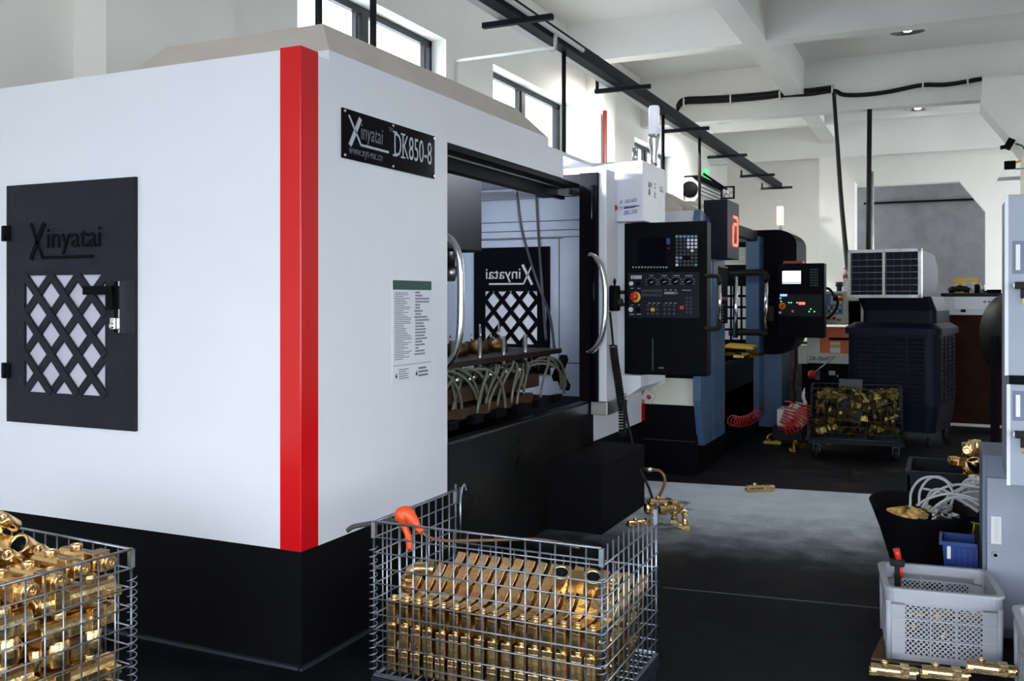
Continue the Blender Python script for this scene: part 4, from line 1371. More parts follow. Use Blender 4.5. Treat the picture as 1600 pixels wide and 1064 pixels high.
m = MB()
loft(m, [ring(0.06, W_ - 0.06, 0.06, D_ - 0.06, 0.08, 0.14), ring(0.02, W_ - 0.02, 0.02, D_ - 0.02, 0.1, 0.40), ring(0.02, W_ - 0.02, 0.02, D_ - 0.02, 0.1, 1.10)])
bd = m.o('body', 'navy', ac)
m = MB()
loft(m, [ring(-0.01, W_ + 0.01, -0.01, D_ + 0.01, 0.11, 1.09), ring(-0.01, W_ + 0.01, -0.01, D_ + 0.01, 0.11, 1.15), ring(0.06, W_ - 0.06, 0.06, D_ - 0.06, 0.11, 1.20)])
m.o('top_lid', 'navy', ac)
m = MB()
for c in range(4):
    x0 = 0.12 + c * 0.165
    for r in range(15):
        m.obox((x0 + 0.075, 0.018, 0.45 + r * 0.042), (0.14, 0.012, 0.026), rot3(-0.5, 0, 0))
    m.box(x0 - 0.012, x0, 0.005, 0.022, 0.42, 1.07)
m.box(0.11, 0.79, 0.005, 0.022, 1.06, 1.075).box(0.11, 0.79, 0.005, 0.022, 0.415, 0.43)
m.o('front_louvre', 'navy2', ac)
m = MB()
for c in range(4):
    y0 = 0.13 + c * 0.17
    for r in range(15):
        m.obox((W_ - 0.018, y0 + 0.075, 0.45 + r * 0.042), (0.012, 0.14, 0.026), rot3(0, 0.5, 0))
    m.box(W_ - 0.022, W_ - 0.005, y0 - 0.012, y0, 0.42, 1.07)
m.o('side_louvre', 'navy2', ac)
m = MB()
loft(m, [ring(0.14, 0.84, 0.14, 0.80, 0.06, 1.19), ring(0.14, 0.84, 0.14, 0.80, 0.06, 1.32), ring(0.10, 0.80, 0.10, 0.70, 0.04, 1.46)])
m.o('neck', 'navy2', ac)
m = MB()
m.box(0.06, 0.73, 0.05, 0.07, 1.45, 1.90)
m.prism([(0.02, 1.45), (0.62, 1.45), (0.70, 1.60), (0.70, 1.75), (0.55, 1.88), (0.02, 1.91)], (0.06, 0, 0), (0, 1, 0), (0, 0, 1), (0.68, 0, 0))
m.o('outlet_hood', 'navy', ac)
x0, x1, z0, z1 = 0.05, 0.745, 1.448, 1.925
m = MB()
m.box(x0, x1, -0.03, 0.03, z0, z0 + 0.03).box(x0, x1, -0.03, 0.03, z1 - 0.03, z1).box(x0, x0 + 0.03, -0.03, 0.03, z0, z1).box(x1 - 0.03, x1, -0.03, 0.03, z0, z1).box(0.385, 0.41, -0.03, 0.03, z0, z1)
fr = m.o('outlet_frame', 'galv', ac, label='galvanised outlet frame')
MB().box(x0 + 0.02, x1 - 0.02, 0.040, 0.046, z0 + 0.02, z1 - 0.02).o('outlet_shade', 'matte', fr)
for xa, xb in ((x0 + 0.03, 0.385), (0.41, x1 - 0.03)):
    for k in range(6):
        zz = z0 + 0.065 + k * 0.062
        MB().obox(((xa + xb) / 2, -0.015, zz), (xb - xa, 0.03, 0.003), rot3(0.1, 0, 0)).o('louvre_blade', 'steel', fr)
    for k in range(3):
        xx = xa + (xb - xa) * (k + 1) / 4
        MB().box(xx - 0.003, xx + 0.003, -0.005, 0.012, z0 + 0.03, z1 - 0.03).o('louvre_fin', 'keyd', fr)
m = MB()
for i in range(5):
    m.box(0.46 + i * 0.022, 0.474 + i * 0.022, 0.012, 0.020, 0.25, 0.285)
m.o('logo_mark', 'sign2', ac)
for x, y in ((0.12, 0.12), (W_ - 0.12, 0.12), (0.12, D_ - 0.12), (W_ - 0.12, D_ - 0.12)):
    c = MB().box(x - 0.03, x + 0.03, y - 0.02, y + 0.02, 0.07, 0.14).o('caster_fork', 'darkwire', ac)
    MB().cyl((x - 0.015, y, 0.05), (x + 0.015, y, 0.05), 0.05, 16).o('caster_wheel', 'rubber', c)
place(ac, AC, -0.20)
# workbench with drawers, and what stands on it
BY = 11.75
bt0, bt1 = aY(1470, 480, BY), aY(1640, 480, BY)
wb = thing('workbench', ((bt0.x + bt1.x) / 2, BY, 0), 'tall bench with white drawers on a dark red-brown base behind the air cooler', 'workbench')
zt = aY(1500, 458, BY).z
zd = aY(1500, 492, BY).z
MB().box(bt0.x, bt1.x, BY + 0.04, BY + 0.7, 0.03, zd).o('base', 'wood', wb)
MB().box(bt0.x, bt1.x, BY - 0.02, BY + 0.72, zt - 0.04, zt).o('bench_top', 'bench', wb)
MB().box(bt0.x, bt1.x, BY, BY + 0.7, zd, zt - 0.04).o('drawer_case', 'white', wb)
dr = MB().box(aY(1490, 470, BY).x, aY(1563, 470, BY).x, BY - 0.018, BY, aY(1500, 484, BY).z, aY(1500, 463, BY).z).o('drawer', 'white', wb, 0.004)
p = aY(1505, 485.5, BY)
MB().box(p.x - 0.025, p.x + 0.025, BY - 0.03, BY - 0.002, p.z - 0.015, p.z + 0.015).o('drawer_lock', 'matte', wb)
m = MB()
for px in (1538, 1546):
    p = aY(px, 471.5, BY - 0.018)
    m.prism([(-0.02, 0), (0.015, -0.015), (0.015, 0.015)], p, (1 if px < 1540 else -1, 0, 0), (0, 0, 1), (0, -0.003, 0))
m.o('drawer_arrow', 'ink', dr)
MB().box(bt0.x, bt1.x, BY + 0.02, BY + 0.04, 0.0, 0.03).o('plinth_strip', 'pipe', wb)
p0, p1 = aY(1489, 458, BY + 0.3), aY(1528, 434, BY + 0.3)
nb = MB().obox(((p0.x + p1.x) / 2, BY + 0.32, zt + (p1.z - zt) / 2), (p1.x - p0.x, 0.02, p1.z - zt)).o('notice_board', 'yellow', None, org=((p0.x + p1.x) / 2, BY + 0.32, zt))
tag(nb, 'yellow framed notice board leaning on the bench top', 'notice board')
m = MB()
xm = (p0.x + p1.x) / 2
for a, b in ((p0.x + 0.02, xm - 0.08), (xm - 0.02, p1.x - 0.02)):
    MB().box(a, b, BY + 0.306, BY + 0.31, zt + 0.02, p1.z - 0.05).o('notice_sheet', 'paper', nb)
    for k in range(6):
        m.box(a + 0.02, b - 0.02 - 0.015 * (k % 3), BY + 0.304, BY + 0.307, zt + 0.035 + k * 0.018, zt + 0.04 + k * 0.018)
m.o('notice_print', 'ink', nb)
p = aY(1500, 452, BY + 0.15)
tag(MB().tube(smooth_path([(p.x - 0.12, BY + 0.15, zt + 0.03), (p.x, BY + 0.15, zt + 0.055), (p.x + 0.1, BY + 0.15, zt + 0.03)], 5), [0.03 + 0.006 * (i % 3) for i in range(11)], 10).o('black_glove', 'rubber', None, org=(p.x, BY + 0.15, zt)), 'crumpled black glove on the bench in front of the notice board', 'glove')
for px, nm, lab in ((1527, 'black_can', 'black can on the bench right of the notice board'), (1534, 'steel_can', 'small pale can beside the black can on the bench'),):
    p = aY(px, 450, BY + 0.12)
    tag(MB().lathe([(0, 0), (0.03, 0), (0.03, 0.09), (0.026, 0.1), (0, 0.1)], (p.x, BY + 0.12, zt), n=16).o(nm, 'matte' if px == 1527 else 'galv', None, org=(p.x, BY + 0.12, zt)), lab, 'can')
p = aY(1553, 455, BY + 0.15)
tag(MB().obox((p.x, BY + 0.15, zt + 0.02), (0.14, 0.06, 0.04), rot3(0, 0, 0.2)).obox((p.x - 0.08, BY + 0.14, zt + 0.015), (0.10, 0.025, 0.025)).o('hand_tool', 'matte', None, 0.006, org=(p.x, BY + 0.15, zt)), 'black hand tool lying on the bench by the tall cabinet', 'tool')

# drum fan in front of the bench, mostly hidden by the cabinets
p = aY(1603, 524, 7.6)
df = thing('drum_fan', (p.x, 7.6, 0), 'dark olive drum fan half hidden behind the grey cabinet', 'fan')
R_ = 0.28
ax_ = V((0.75, -0.66, 0)).normalized()
MB().lathe([(R_, -0.15), (R_ + 0.02, -0.14), (R_ + 0.02, 0.14), (R_, 0.15), (R_ - 0.015, 0.15), (R_ - 0.015, -0.15), (R_, -0.15)], p, ax_, 36).o('drum', 'olive', df)
MB().lathe([(R_ + 0.025, 0.12), (R_ + 0.025, 0.15), (R_ + 0.005, 0.16)], p, ax_, 36).o('rim', 'galv', df)
m = MB()
for k in range(5):
    r0 = 0.05 + k * 0.05
    m.lathe([(r0, 0.145), (r0 + 0.004, 0.15), (r0, 0.155)], p, ax_, 28)
m.o('guard', 'wire', df)
m = MB().lathe([(0, 0.05), (0.05, 0.04), (0.05, -0.04), (0, -0.05)], p, ax_, 12)
e1_ = ax_.cross(V((0, 0, 1))).normalized()
for k in range(4):
    a = k * PI / 2
    d_ = e1_ * math.cos(a) + V((0, 0, 1)) * math.sin(a)
    m.bar(p + d_ * 0.04, p + d_ * 0.24, 0.12, 0.01, (ax_ + e1_ * 0.3))
m.o('fan_blades', 'matte', df)
m = MB()
for sx_ in (-1, 1):
    m.bar(p + e1_ * (sx_ * 0.31), p + e1_ * (sx_ * 0.31) - V((0, 0, p.z)), 0.05, 0.03, e1_)
m.bar(p + e1_ * -0.31 - V((0, 0, p.z - 0.03)), p + e1_ * 0.31 - V((0, 0, p.z - 0.03)), 0.05, 0.05, (0, 0, 1))
m.bar(p - V((0, 0, p.z - 0.03)) - ax_ * 0.25, p - V((0, 0, p.z - 0.03)) + ax_ * 0.25, 0.05, 0.05, (0, 0, 1))
m.o('fan_stand', 'matte', df)

# ------------------------------------------------------------------ brass castings
def mesh_of(mb, name, m, bevel=0.0):
    """one mesh with its bevel applied, to be shared by copies"""
    ob = mb.o(name, m, None, bevel)
    dg = bpy.context.evaluated_depsgraph_get()
    me = bpy.data.meshes.new_from_object(ob.evaluated_get(dg))
    me.name = name
    old = ob.data
    bpy.data.objects.remove(ob)
    bpy.data.meshes.remove(old)
    return me


# A: tap casting with an upright front face, a deep notch and a raised fin (stands in rows)
m = MB()
m.prism([(0, 0), (0.012, 0), (0.014, 0.022), (0.022, 0.034), (0.040, 0.046), (0.105, 0.046), (0.142, 0.074), (0.166, 0.108), (0.146, 0.130), (0.128, 0.106), (0.110, 0.090), (0.090, 0.082), (0.060, 0.078), (0, 0.078)], (-0.0195, 0, 0), (0, 1, 0), (0, 0, 1), (0.039, 0, 0))
m.lathe([(0, 0.07), (0.012, 0.07), (0.012, 0.089), (0.007, 0.089), (0.007, 0.075), (0, 0.075)], (0, 0.020, 0), n=14)
m.box(-0.017, 0.017, -0.003, 0.0, 0.006, 0.060)
m.lathe([(0.010, -0.012), (0.012, -0.006), (0.014, 0.05), (0, 0.05)], (0, 0.05, 0.028), (0, 1, 0), 12)
BR_A = mesh_of(m, 'tap_casting', 'brass', 0.003)


# B: mixer body with two round bores joined by a web, and a small drilled lug
def ringtube(m, c, ro, ri, h, n=24):
    m.lathe([(ri, 0), (ro - 0.002, 0), (ro, 0.002), (ro, h - 0.002), (ro - 0.002, h), (ri, h), (ri, 0)], c, (0, 0, 1), n)


m = MB()
ringtube(m, (-0.055, 0, 0), 0.034, 0.024, 0.075)
ringtube(m, (0.055, 0, 0), 0.034, 0.024, 0.075)
m.box(-0.026, 0.026, -0.022, 0.022, 0.006, 0.068)
m.box(0.082, 0.115, -0.012, 0.012, 0.015, 0.055)
ringtube(m, (0.122, 0, 0.005), 0.018, 0.008, 0.062, 16)
m.m = 1  # dark liners and discs: oil, with the shade of the holes put into colour
for x in (-0.055, 0.055):
    m.lathe([(0.0235, 0.071), (0.0235, 0.03), (0.0, 0.03)], (x, 0, 0), n=24)
    m.lathe([(0.0235, 0.004), (0.0235, 0.029), (0.0, 0.029)], (x, 0, 0), n=24)
BR_B = mesh_of(m, 'mixer_casting', ['brass', 'bore'])
# C: long bar casting, half round with a flange, a rib and drilled end
m = MB()
pr = [(-0.026, 0), (0.026, 0), (0.026, 0.018)] + [(0.026 * math.cos(a), 0.024 + 0.026 * math.sin(a)) for a in [k * PI / 8 for k in range(0, 9)]] + [(-0.026, 0.018)]
m.prism(pr, (-0.10, 0, 0), (0, 1, 0), (0, 0, 1), (0.20, 0, 0))
m.box(-0.108, -0.075, -0.034, 0.034, 0.0, 0.020)
m.box(0.03, 0.07, -0.031, 0.031, 0.0, 0.052)
ringtube(m, (-0.04, 0, 0.038), 0.018, 0.010, 0.026, 16)
m.lathe([(0.008, 0.0), (0.022, 0.0), (0.022, 0.012), (0.008, 0.012), (0.008, 0)], (0.10, 0, 0.026), (1, 0, 0), 16)
BR_C = mesh_of(m, 'bar_casting', 'brass', 0.002)
# D: short angle casting with a spout and a thick square flange
m = MB()
m.box(-0.03, 0.03, -0.03, 0.03, 0, 0.03)
m.tube(smooth_path([(0, 0, 0.02), (0, 0, 0.06), (0.02, 0, 0.09), (0.07, 0, 0.10)], 5), 0.021, 12)
ringtube(m, (0, 0, 0.03), 0.027, 0.02, 0.02, 16)
m.lathe([(0.012, 0), (0.027, 0), (0.027, 0.014), (0.012, 0.014), (0.012, 0)], (0.065, 0, 0.10), (1, 0, 0), 16)
m.box(-0.012, 0.012, -0.005, 0.05, 0.005, 0.045)
BR_D = mesh_of(m, 'elbow_casting', 'brass', 0.0015)
DARK = {}  # casting copies for the far heaps, shade already in their colour
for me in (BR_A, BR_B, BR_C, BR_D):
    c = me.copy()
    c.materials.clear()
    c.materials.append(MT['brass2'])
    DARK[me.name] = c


def casting(me, loc, rot, label, group, dark=False, sc=1.0):
    nm = me.name.split('.')[0]
    ob = bpy.data.objects.new(nm, DARK[me.name] if dark else me)
    COL.objects.link(ob)
    ob.location = loc
    ob.rotation_euler = rot
    ob.scale = (sc, sc, sc)
    return tag(ob, label, 'brass casting', group)


PLACED = []
GEO = {}


def pose_geo(me, M4):
    if me.name not in GEO:
        GEO[me.name] = ([v.co.copy() for v in me.vertices], [tuple(p.vertices) for p in me.polygons])
    vs, ps = GEO[me.name]
    vs = [M4 @ v for v in vs]
    lo = V([min(v[i] for v in vs) for i in range(3)])
    hi = V([max(v[i] for v in vs) for i in range(3)])
    return vs, ps, lo, hi


def rests(me, loc, rot, sc, floor, step=0.012, remember=True, top=None, inside=None, frame=None):
    """lower a casting from above until it touches what lies below; returns where it comes to rest, or None"""
    Rm = Euler(rot).to_matrix().to_4x4() @ Matrix.Scale(sc, 4)
    M0 = Matrix.Translation(loc) @ Rm
    vs, ps, lo, hi = pose_geo(me, M0)
    loc = V(loc)
    if inside is not None:
        fr = frame.inverted()
        c = fr @ loc
        pts = [fr @ v for v in vs]
        for i in (0, 1):
            a, b = min(p[i] for p in pts) - c[i], max(p[i] for p in pts) - c[i]
            l_, h_ = inside[i]
            if c[i] + a < l_:
                c[i] = l_ - a
            if c[i] + b > h_:
                c[i] = h_ - b
        n_ = frame @ c
        d = V((n_.x - loc.x, n_.y - loc.y, 0))
        loc += d
        vs = [v + d for v in vs]
        lo += d
        hi += d
    near = [p for p in PLACED if p[0].x < hi.x and p[1].x > lo.x and p[0].y < hi.y and p[1].y > lo.y]
    z = floor - lo.z
    ztop = max([p[1].z for p in near] + [floor]) - lo.z + 0.002
    good = None
    k = ztop
    st = step
    while True:
        kk = max(k, z)
        l2, h2 = lo.z + kk, hi.z + kk
        cand = [p for p in near if p[0].z < h2 and p[1].z > l2]
        hit = False
        if cand:
            t_ = BVHTree.FromPolygons([v + V((0, 0, kk)) for v in vs], ps)
            hit = any(t_.overlap(p[2]) for p in cand)
        if hit:
            if st <= 0.003 or good is None:
                break
            k = good
            st = 0.003
        else:
            good = kk
            if kk <= z:
                break
        k -= st
    if good is None:
        good = ztop
    if top is not None and hi.z + good > top:
        return None
    if remember:
        fv = [v + V((0, 0, good)) for v in vs]
        PLACED.append((lo + V((0, 0, good)), hi + V((0, 0, good)), BVHTree.FromPolygons(fv, ps)))
    return loc + V((0, 0, good))


def dropped(me, loc, rot, label, group, floor=0.001, dark=False, sc=1.0, top=None, inside=None, frame=None):
    p = rests(me, loc, rot, sc, floor, top=top, inside=inside, frame=frame)
    if p is None:
        return None
    return casting(me, p, rot, label, group, dark, sc)


# ------------------------------------------------------------------ wire baskets
def wire_panel(name, parent, org, U, W, w, h, pu, pw, r=0.0028, top=True, rim=0.0045, mm='wire'):
    m = MB()
    org, U, W = V(org), V(U), V(W)
    nu, nw = max(1, round(w / pu)), max(1, round(h / pw))
    for i in range(nu + 1):
        u = w * i / nu
        m.tube([org + U * u, org + U * u + W * h], r if 0 < i < nu else rim, 6)
    for j in range(nw + 1):
        if j == nw and not top:
            continue
        v = h * j / nw
        rr_ = rim if j in (0, nw) else r
        off = U.cross(W) * (2 * r)
        m.tube([org + W * v + off, org + U * w + W * v + off], rr_, 6)
    return m.o(name, mm, parent)


def basket(name, loc, rz, w, d, h, label, cat, open_front_top=True, rear_h=None, pitch=0.054, zb=0.10, coils=(), side_top=True, mm='wire'):
    t = thing(name, loc, label, cat)
    t['_org'] = (0, 0, 0)
    wire_panel('front_mesh', t, (-w / 2, -d / 2, zb), (1, 0, 0), (0, 0, 1), w, h, pitch, pitch, mm=mm)
    wire_panel('rear_mesh', t, (-w / 2, d / 2, zb), (1, 0, 0), (0, 0, 1), w, rear_h or h, pitch, pitch, mm=mm)
    wire_panel('left_mesh', t, (-w / 2, -d / 2, zb), (0, 1, 0), (0, 0, 1), d, h, pitch, pitch, mm=mm)
    wire_panel('right_mesh', t, (w / 2, -d / 2, zb), (0, 1, 0), (0, 0, 1), d, h, pitch, pitch, top=side_top, mm=mm)
    wire_panel('floor_mesh', t, (-w / 2, -d / 2, zb), (1, 0, 0), (0, 1, 0), w, d, pitch, pitch, mm=mm)
    for sx_, sy_ in coils:
        x, y = sx_ * (w / 2 + 0.002), sy_ * (d / 2 + 0.002)
        coil([(x, y, zb + 0.01), (x, y, zb + h * 0.5), (x, y, zb + h - 0.09)], 0.014, 0.0022, int(h / 0.03), 5, 10).o('spiral_binder', 'wire', t)
    for sx_, sy_ in ((-1, -1), (1, -1), (1, 1), (-1, 1)):
        x, y = sx_ * w / 2, sy_ * d / 2
        if h > 0.5:
            MB().box(x - 0.008, x + 0.008, y - 0.008, y + 0.008, zb + h - 0.06, zb + h - 0.002).o('corner_clip', 'wire', t)
    return t


# front basket
bk = V((-1.432, 3.158, 0))
BW, BD, BH = 0.86, 0.615, 0.55
fb = basket('wire_basket', bk, 0, BW, BD, BH, 'large zinc wire basket full of upright brass castings in front of the open machine', 'basket', rear_h=0.33, coils=((-1, -1), (1, -1)), side_top=False)
m = MB()
for y0, y1 in ((-BD / 2 - 0.01, -BD / 2 + 0.05), (BD / 2 - 0.05, BD / 2 + 0.01)):
    m.box(-BW / 2 - 0.01, BW / 2 + 0.01, y0, y1, 0.05, 0.094)
for x0, x1 in ((-BW / 2 - 0.01, -BW / 2 + 0.05), (BW / 2 - 0.05, BW / 2 + 0.01)):
    m.box(x0, x1, -BD / 2 + 0.05, BD / 2 - 0.05, 0.05, 0.094)
m.box(-BW / 2 + 0.05, BW / 2 - 0.05, -BD / 2 + 0.05, BD / 2 - 0.05, 0.086, 0.094)
m.o('base_frame', 'bench', fb, 0.003)
for x in (-BW / 2 + 0.03, BW / 2 - 0.03):
    for y in (-BD / 2 + 0.03, BD / 2 - 0.03):
        MB().box(x - 0.03, x + 0.03, y - 0.03, y + 0.03, 0.0, 0.05).o('foot', 'bench', fb)
m = MB()
m.tube(smooth_path([(-BW / 2 + 0.02, BD / 2, 0.59), (-BW / 2 + 0.02, BD / 2 + 0.015, 0.64), (-BW / 2 + 0.03, BD / 2 + 0.02, 0.67), (-BW / 2 + 0.05, BD / 2, 0.65)], 5), 0.004, 6)
m.tube([(-BW / 2, BD / 2, 0.42), (-BW / 2, BD / 2, 0.67)], 0.0045, 6).tube([(-BW / 2 + 0.022, BD / 2, 0.42), (-BW / 2 + 0.022, BD / 2, 0.66)], 0.0045, 6)
m.tube(smooth_path([(BW / 2, BD / 2, 0.6), (BW / 2, BD / 2 + 0.01, 0.65), (BW / 2 + 0.01, BD / 2 - 0.01, 0.67)], 5), 0.005, 6)
m.o('latch_wire', 'wire', fb)
place(fb, bk)
rb = random.Random(11)
place_lab = ('top row, standing against the front mesh', 'middle row, seen through the front mesh', 'bottom row, seen through the front mesh')
for lay in range(3):
    z = 0.104 + lay * 0.089
    for row, y in enumerate((-BD / 2 + 0.030, -BD / 2 + 0.208, -BD / 2 + 0.386)):
        if lay < 2 and row == 1 and False:
            continue
        n = 16
        for i in range(n):
            x = -BW / 2 + 0.05 + i * 0.0505 + rb.uniform(-0.003, 0.003)
            lean = rb.uniform(-0.02, 0.02)
            zz = z + rb.uniform(0, 0.006)
            ax = 0.0
            if lay == 2:
                zz += 0.016 if row == 0 else 0.0
                ax = rb.uniform(-0.05, 0.10)
                lean -= 0.20
            rowtxt = ('', ', second rank from the front mesh', ', rear rank')[row]
            dropped(BR_A, bk + V((x, y, 0)), (0, 0, lean), 'brass tap casting in the front wire basket, ' + ('bottom', 'middle', 'top')[lay] + ' layer' + rowtxt,
                    'brass castings in the front basket, layer %s rank %s' % (('bottom', 'middle', 'top')[lay], ('front', 'second', 'rear')[row]), floor=0.1095, top=(0.50, 0.435, 0.435)[row])
dropped(BR_D, bk + V((-0.36, -0.20, 0)), (0.3, 0.2, 0.5), 'brass elbow casting lying on the left end of the top layer in the front basket', 'loose brass on top')
dropped(BR_B, bk + V((0.27, -0.12, 0)), (0.5, 0.1, 0.3), 'brass two-bore casting lying tilted across the right end of the front basket', 'loose brass on top of the front basket')

# orange blow gun hooked over the basket with its hose
g0 = aX(632, 803, bk.x - BW / 2 - 0.0)
g0 = V((bk.x - BW / 2 + 0.02, 2.99, 0.665))
bg = thing('air_blow_gun', g0, 'orange air blow gun hanging over the left rim of the front wire basket', 'blow gun')
yg = 2.93


def gp(px, py):
    return aY(px, py, yg)


m = MB()
m.tube(smooth_path([gp(622, 812), gp(629, 804), gp(637, 803), gp(646, 814), gp(653, 824)], 5), [0.016, 0.02, 0.024, 0.027, 0.029, 0.030, 0.030, 0.029, 0.028, 0.027, 0.026, 0.025, 0.024, 0.022, 0.021, 0.020, 0.019, 0.018, 0.016, 0.014, 0.012], 10)
m.tube([gp(652, 824), gp(660, 831)], [0.014, 0.012], 10)
m.tube(smooth_path([gp(630, 808), gp(632, 822), gp(638, 838), gp(640, 858)], 5), [0.026, 0.024, 0.021, 0.018, 0.016, 0.014, 0.013, 0.0125, 0.012, 0.012, 0.012, 0.012, 0.012, 0.012, 0.012, 0.011], 10)
m.o('gun_body', 'orangep', bg)
MB().tube(smooth_path([gp(622, 812), gp(600, 815), gp(572, 819), gp(552, 823), gp(543, 829)], 6), 0.009, 8).o('grey_hose', 'greyhose', bg)
MB().tube(smooth_path([gp(660, 831), gp(672, 840), gp(700, 845), gp(760, 844), gp(840, 843), gp(905, 855)], 6), 0.0055, 8).o('amber_hose', 'brownhose', bg)

# left basket, cut by the frame
c0 = aZ(205, 857, 0.65)
LW, LD, LH = 0.86, 0.60, 0.55
rzl = -0.07
R = Matrix.Rotation(rzl, 3, 'Z')
lb = c0 - R @ V((LW / 2, LD / 2, 0))
lb.z = 0
lbk = basket('wire_basket', lb, rzl, LW, LD, LH, 'zinc wire basket heaped with brass castings at the left edge of the picture', 'basket', coils=((1, 1),), pitch=0.062)
m = MB()
m.box(-LW / 2, LW / 2, -LD / 2, LD / 2, 0.06, 0.094)
m.o('base_frame', 'bench', lbk)
for x in (-LW / 2 + 0.03, LW / 2 - 0.03):
    for y in (-LD / 2 + 0.03, LD / 2 - 0.03):
        MB().box(x - 0.03, x + 0.03, y - 0.03, y + 0.03, 0.0, 0.06).o('foot', 'bench', lbk)
place(lbk, lb, rzl)
rl_ = random.Random(21)


FL = Matrix.Translation(lb) @ Matrix.Rotation(rzl, 4, 'Z')
INL = ((-LW / 2 + 0.020, LW / 2 - 0.014), (-LD / 2 + 0.014, LD / 2 - 0.020))


def lcast(me, x, y, rot, lab, grp, sc=1.0, top=None):
    p = FL @ V((x, y, 0))
    dropped(me, (p.x, p.y, 0), (rot[0], rot[1], rot[2] + rzl), lab, grp, floor=0.1095, sc=sc, top=top, inside=INL, frame=FL)


for lay in range(5):
    for i in range(2):
        for j in range(6):
            # long bars lying along the right hand mesh
            x = LW / 2 - 0.060 - j * 0.096
            y = -LD / 2 + 0.152 + i * 0.287
            me = BR_C if (lay + i + j) % 3 else BR_B
            lcast(me, x, y, (0, 0, PI / 2 + rl_.uniform(-0.02, 0.02) + (PI if rl_.random() < .5 else 0)),
                  'brass casting in the left basket, layer %s up from the floor%s' % (('first', 'second', 'third', 'fourth', 'fifth', 'sixth')[lay], ', against the right mesh' if j == 0 else ', inside the heap'),
                  'brass castings in the left basket, layer %d %s' % (lay + 1, 'edge' if j == 0 else 'inside'), sc=1.28 if me is BR_C else 1.05, top=0.60)
for i, (x, y) in enumerate(((0.295, 0.235), (0.285, 0.150), (0.295, 0.066), (0.29, -0.02))):
    lcast(BR_C, x, y, (0, 0, 0.04 - 0.02 * i), 'flat brass bar on top of the left basket, %s from the rear rim' % ('nearest', 'second', 'third', 'fourth')[i], 'bars on top of the left heap', sc=1.05)
for i, (x, y, me, rot) in enumerate(((0.01, 0.19, BR_B, (0.95, 0.1, 0.25)), (0.03, 0.06, BR_B, (1.0, 0, 0.35)), (-0.25, 0.12, BR_B, (0.9, 0.1, 0.3)), (-0.02, -0.09, BR_B, (1.0, 0, 0.45)), (0.19, -0.13, BR_D, (0.3, 0.2, 2.2)), (-0.2, -0.2, BR_D, (0.4, -0.2, 0.8)), (-0.07, 0.13, BR_B, (0.95, 0.05, 0.2)))):
    lcast(me, x, y, rot, ('rounded two-bore brass casting beside the flat bars at the rear of the left basket heap', 'two-bore brass casting in the middle of the left basket heap, bores toward the camera', 'two-bore brass casting cut by the left edge of the picture', 'lower two-bore brass casting near the front rim of the left basket', 'brass elbow casting at the right front of the left basket heap', 'brass elbow casting lowest at the left picture edge', 'upper two-bore brass casting at the back of the left heap, bores toward the camera')[i], 'top of the left heap', sc=1.12)

# ------------------------------------------------------------------ basket cart of brass in the background
cl, cr = aZ(1262, 690, 0.14), aZ(1405, 697, 0.14)
cc = V(((cl.x + cr.x) / 2, (cl.y + cr.y) / 2 + 0.27, 0))
rzc = math.atan2(cr.y - cl.y, cr.x - cl.x)
CW, CD = (cr - cl).length, 0.52
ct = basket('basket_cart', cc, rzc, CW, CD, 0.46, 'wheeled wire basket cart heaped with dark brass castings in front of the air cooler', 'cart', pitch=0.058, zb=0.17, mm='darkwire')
MB().box(-CW / 2 - 0.02, CW / 2 + 0.02, -CD / 2 - 0.02, CD / 2 + 0.02, 0.13, 0.164).o('platform', 'bench', ct, 0.004)
for x, y in ((-CW / 2 + 0.05, -CD / 2 + 0.05), (CW / 2 - 0.05, -CD / 2 + 0.05), (-CW / 2 + 0.05, CD / 2 - 0.05), (CW / 2 - 0.02, CD / 2 - 0.05)):
    c = MB().box(x - 0.03, x + 0.03, y - 0.025, y + 0.025, 0.09, 0.13).box(x - 0.03, x - 0.022, y - 0.025, y + 0.025, 0.05, 0.10).box(x + 0.022, x + 0.03, y - 0.025, y + 0.025, 0.05, 0.10).o('caster_fork', 'darkwire', ct)
    MB().cyl((x - 0.018, y, 0.06), (x + 0.018, y, 0.06), 0.06, 18).o('caster_wheel', 'rubber', c)
place(ct, cc, rzc)
Rc = Matrix.Rotation(rzc, 3, 'Z')
rcg = random.Random(4)
FC = Matrix.Translation(cc) @ Matrix.Rotation(rzc, 4, 'Z')
INC = ((-CW / 2 + 0.017, CW / 2 - 0.012), (-CD / 2 + 0.012, CD / 2 - 0.065))
for lay in range(7):
    for i in range(6):
        for j in range(3):
            p = FC @ V((-CW / 2 + 0.08 + i * (CW - 0.16) / 5 + rcg.uniform(-0.03, 0.03), -CD / 2 + 0.09 + j * 0.17 + rcg.uniform(-0.02, 0.02), 0))
            me = rcg.choice((BR_C, BR_C, BR_D, BR_B))
            dropped(me, p, (rcg.uniform(-0.5, 0.5), rcg.uniform(-0.4, 0.4), rcg.uniform(0, 6.28)),
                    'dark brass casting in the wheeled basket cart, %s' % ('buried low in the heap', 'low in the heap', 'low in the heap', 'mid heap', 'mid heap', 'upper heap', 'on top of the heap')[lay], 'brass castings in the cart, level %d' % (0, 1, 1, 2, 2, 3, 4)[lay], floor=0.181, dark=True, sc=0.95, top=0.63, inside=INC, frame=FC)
yd = cc.y + CD / 2 - 0.05
p0, p1 = aY(1311, 613, yd), aY(1348, 593, yd)
q = FC @ V(((FC.inverted() @ V(((p0.x + p1.x) / 2, yd, 0))).x, CD / 2 - 0.038, 0))
tag(MB().obox((q.x, q.y, (p1.z + 0.18) / 2), (p1.x - p0.x, 0.02, p1.z - 0.18), rot3(0, 0, rzc)).o('dull_plate', 'dullplate', None, 0.002, org=(q.x, q.y, 0.18)), 'dull grey metal plate standing upright at the back of the brass in the wheeled cart', 'plate')

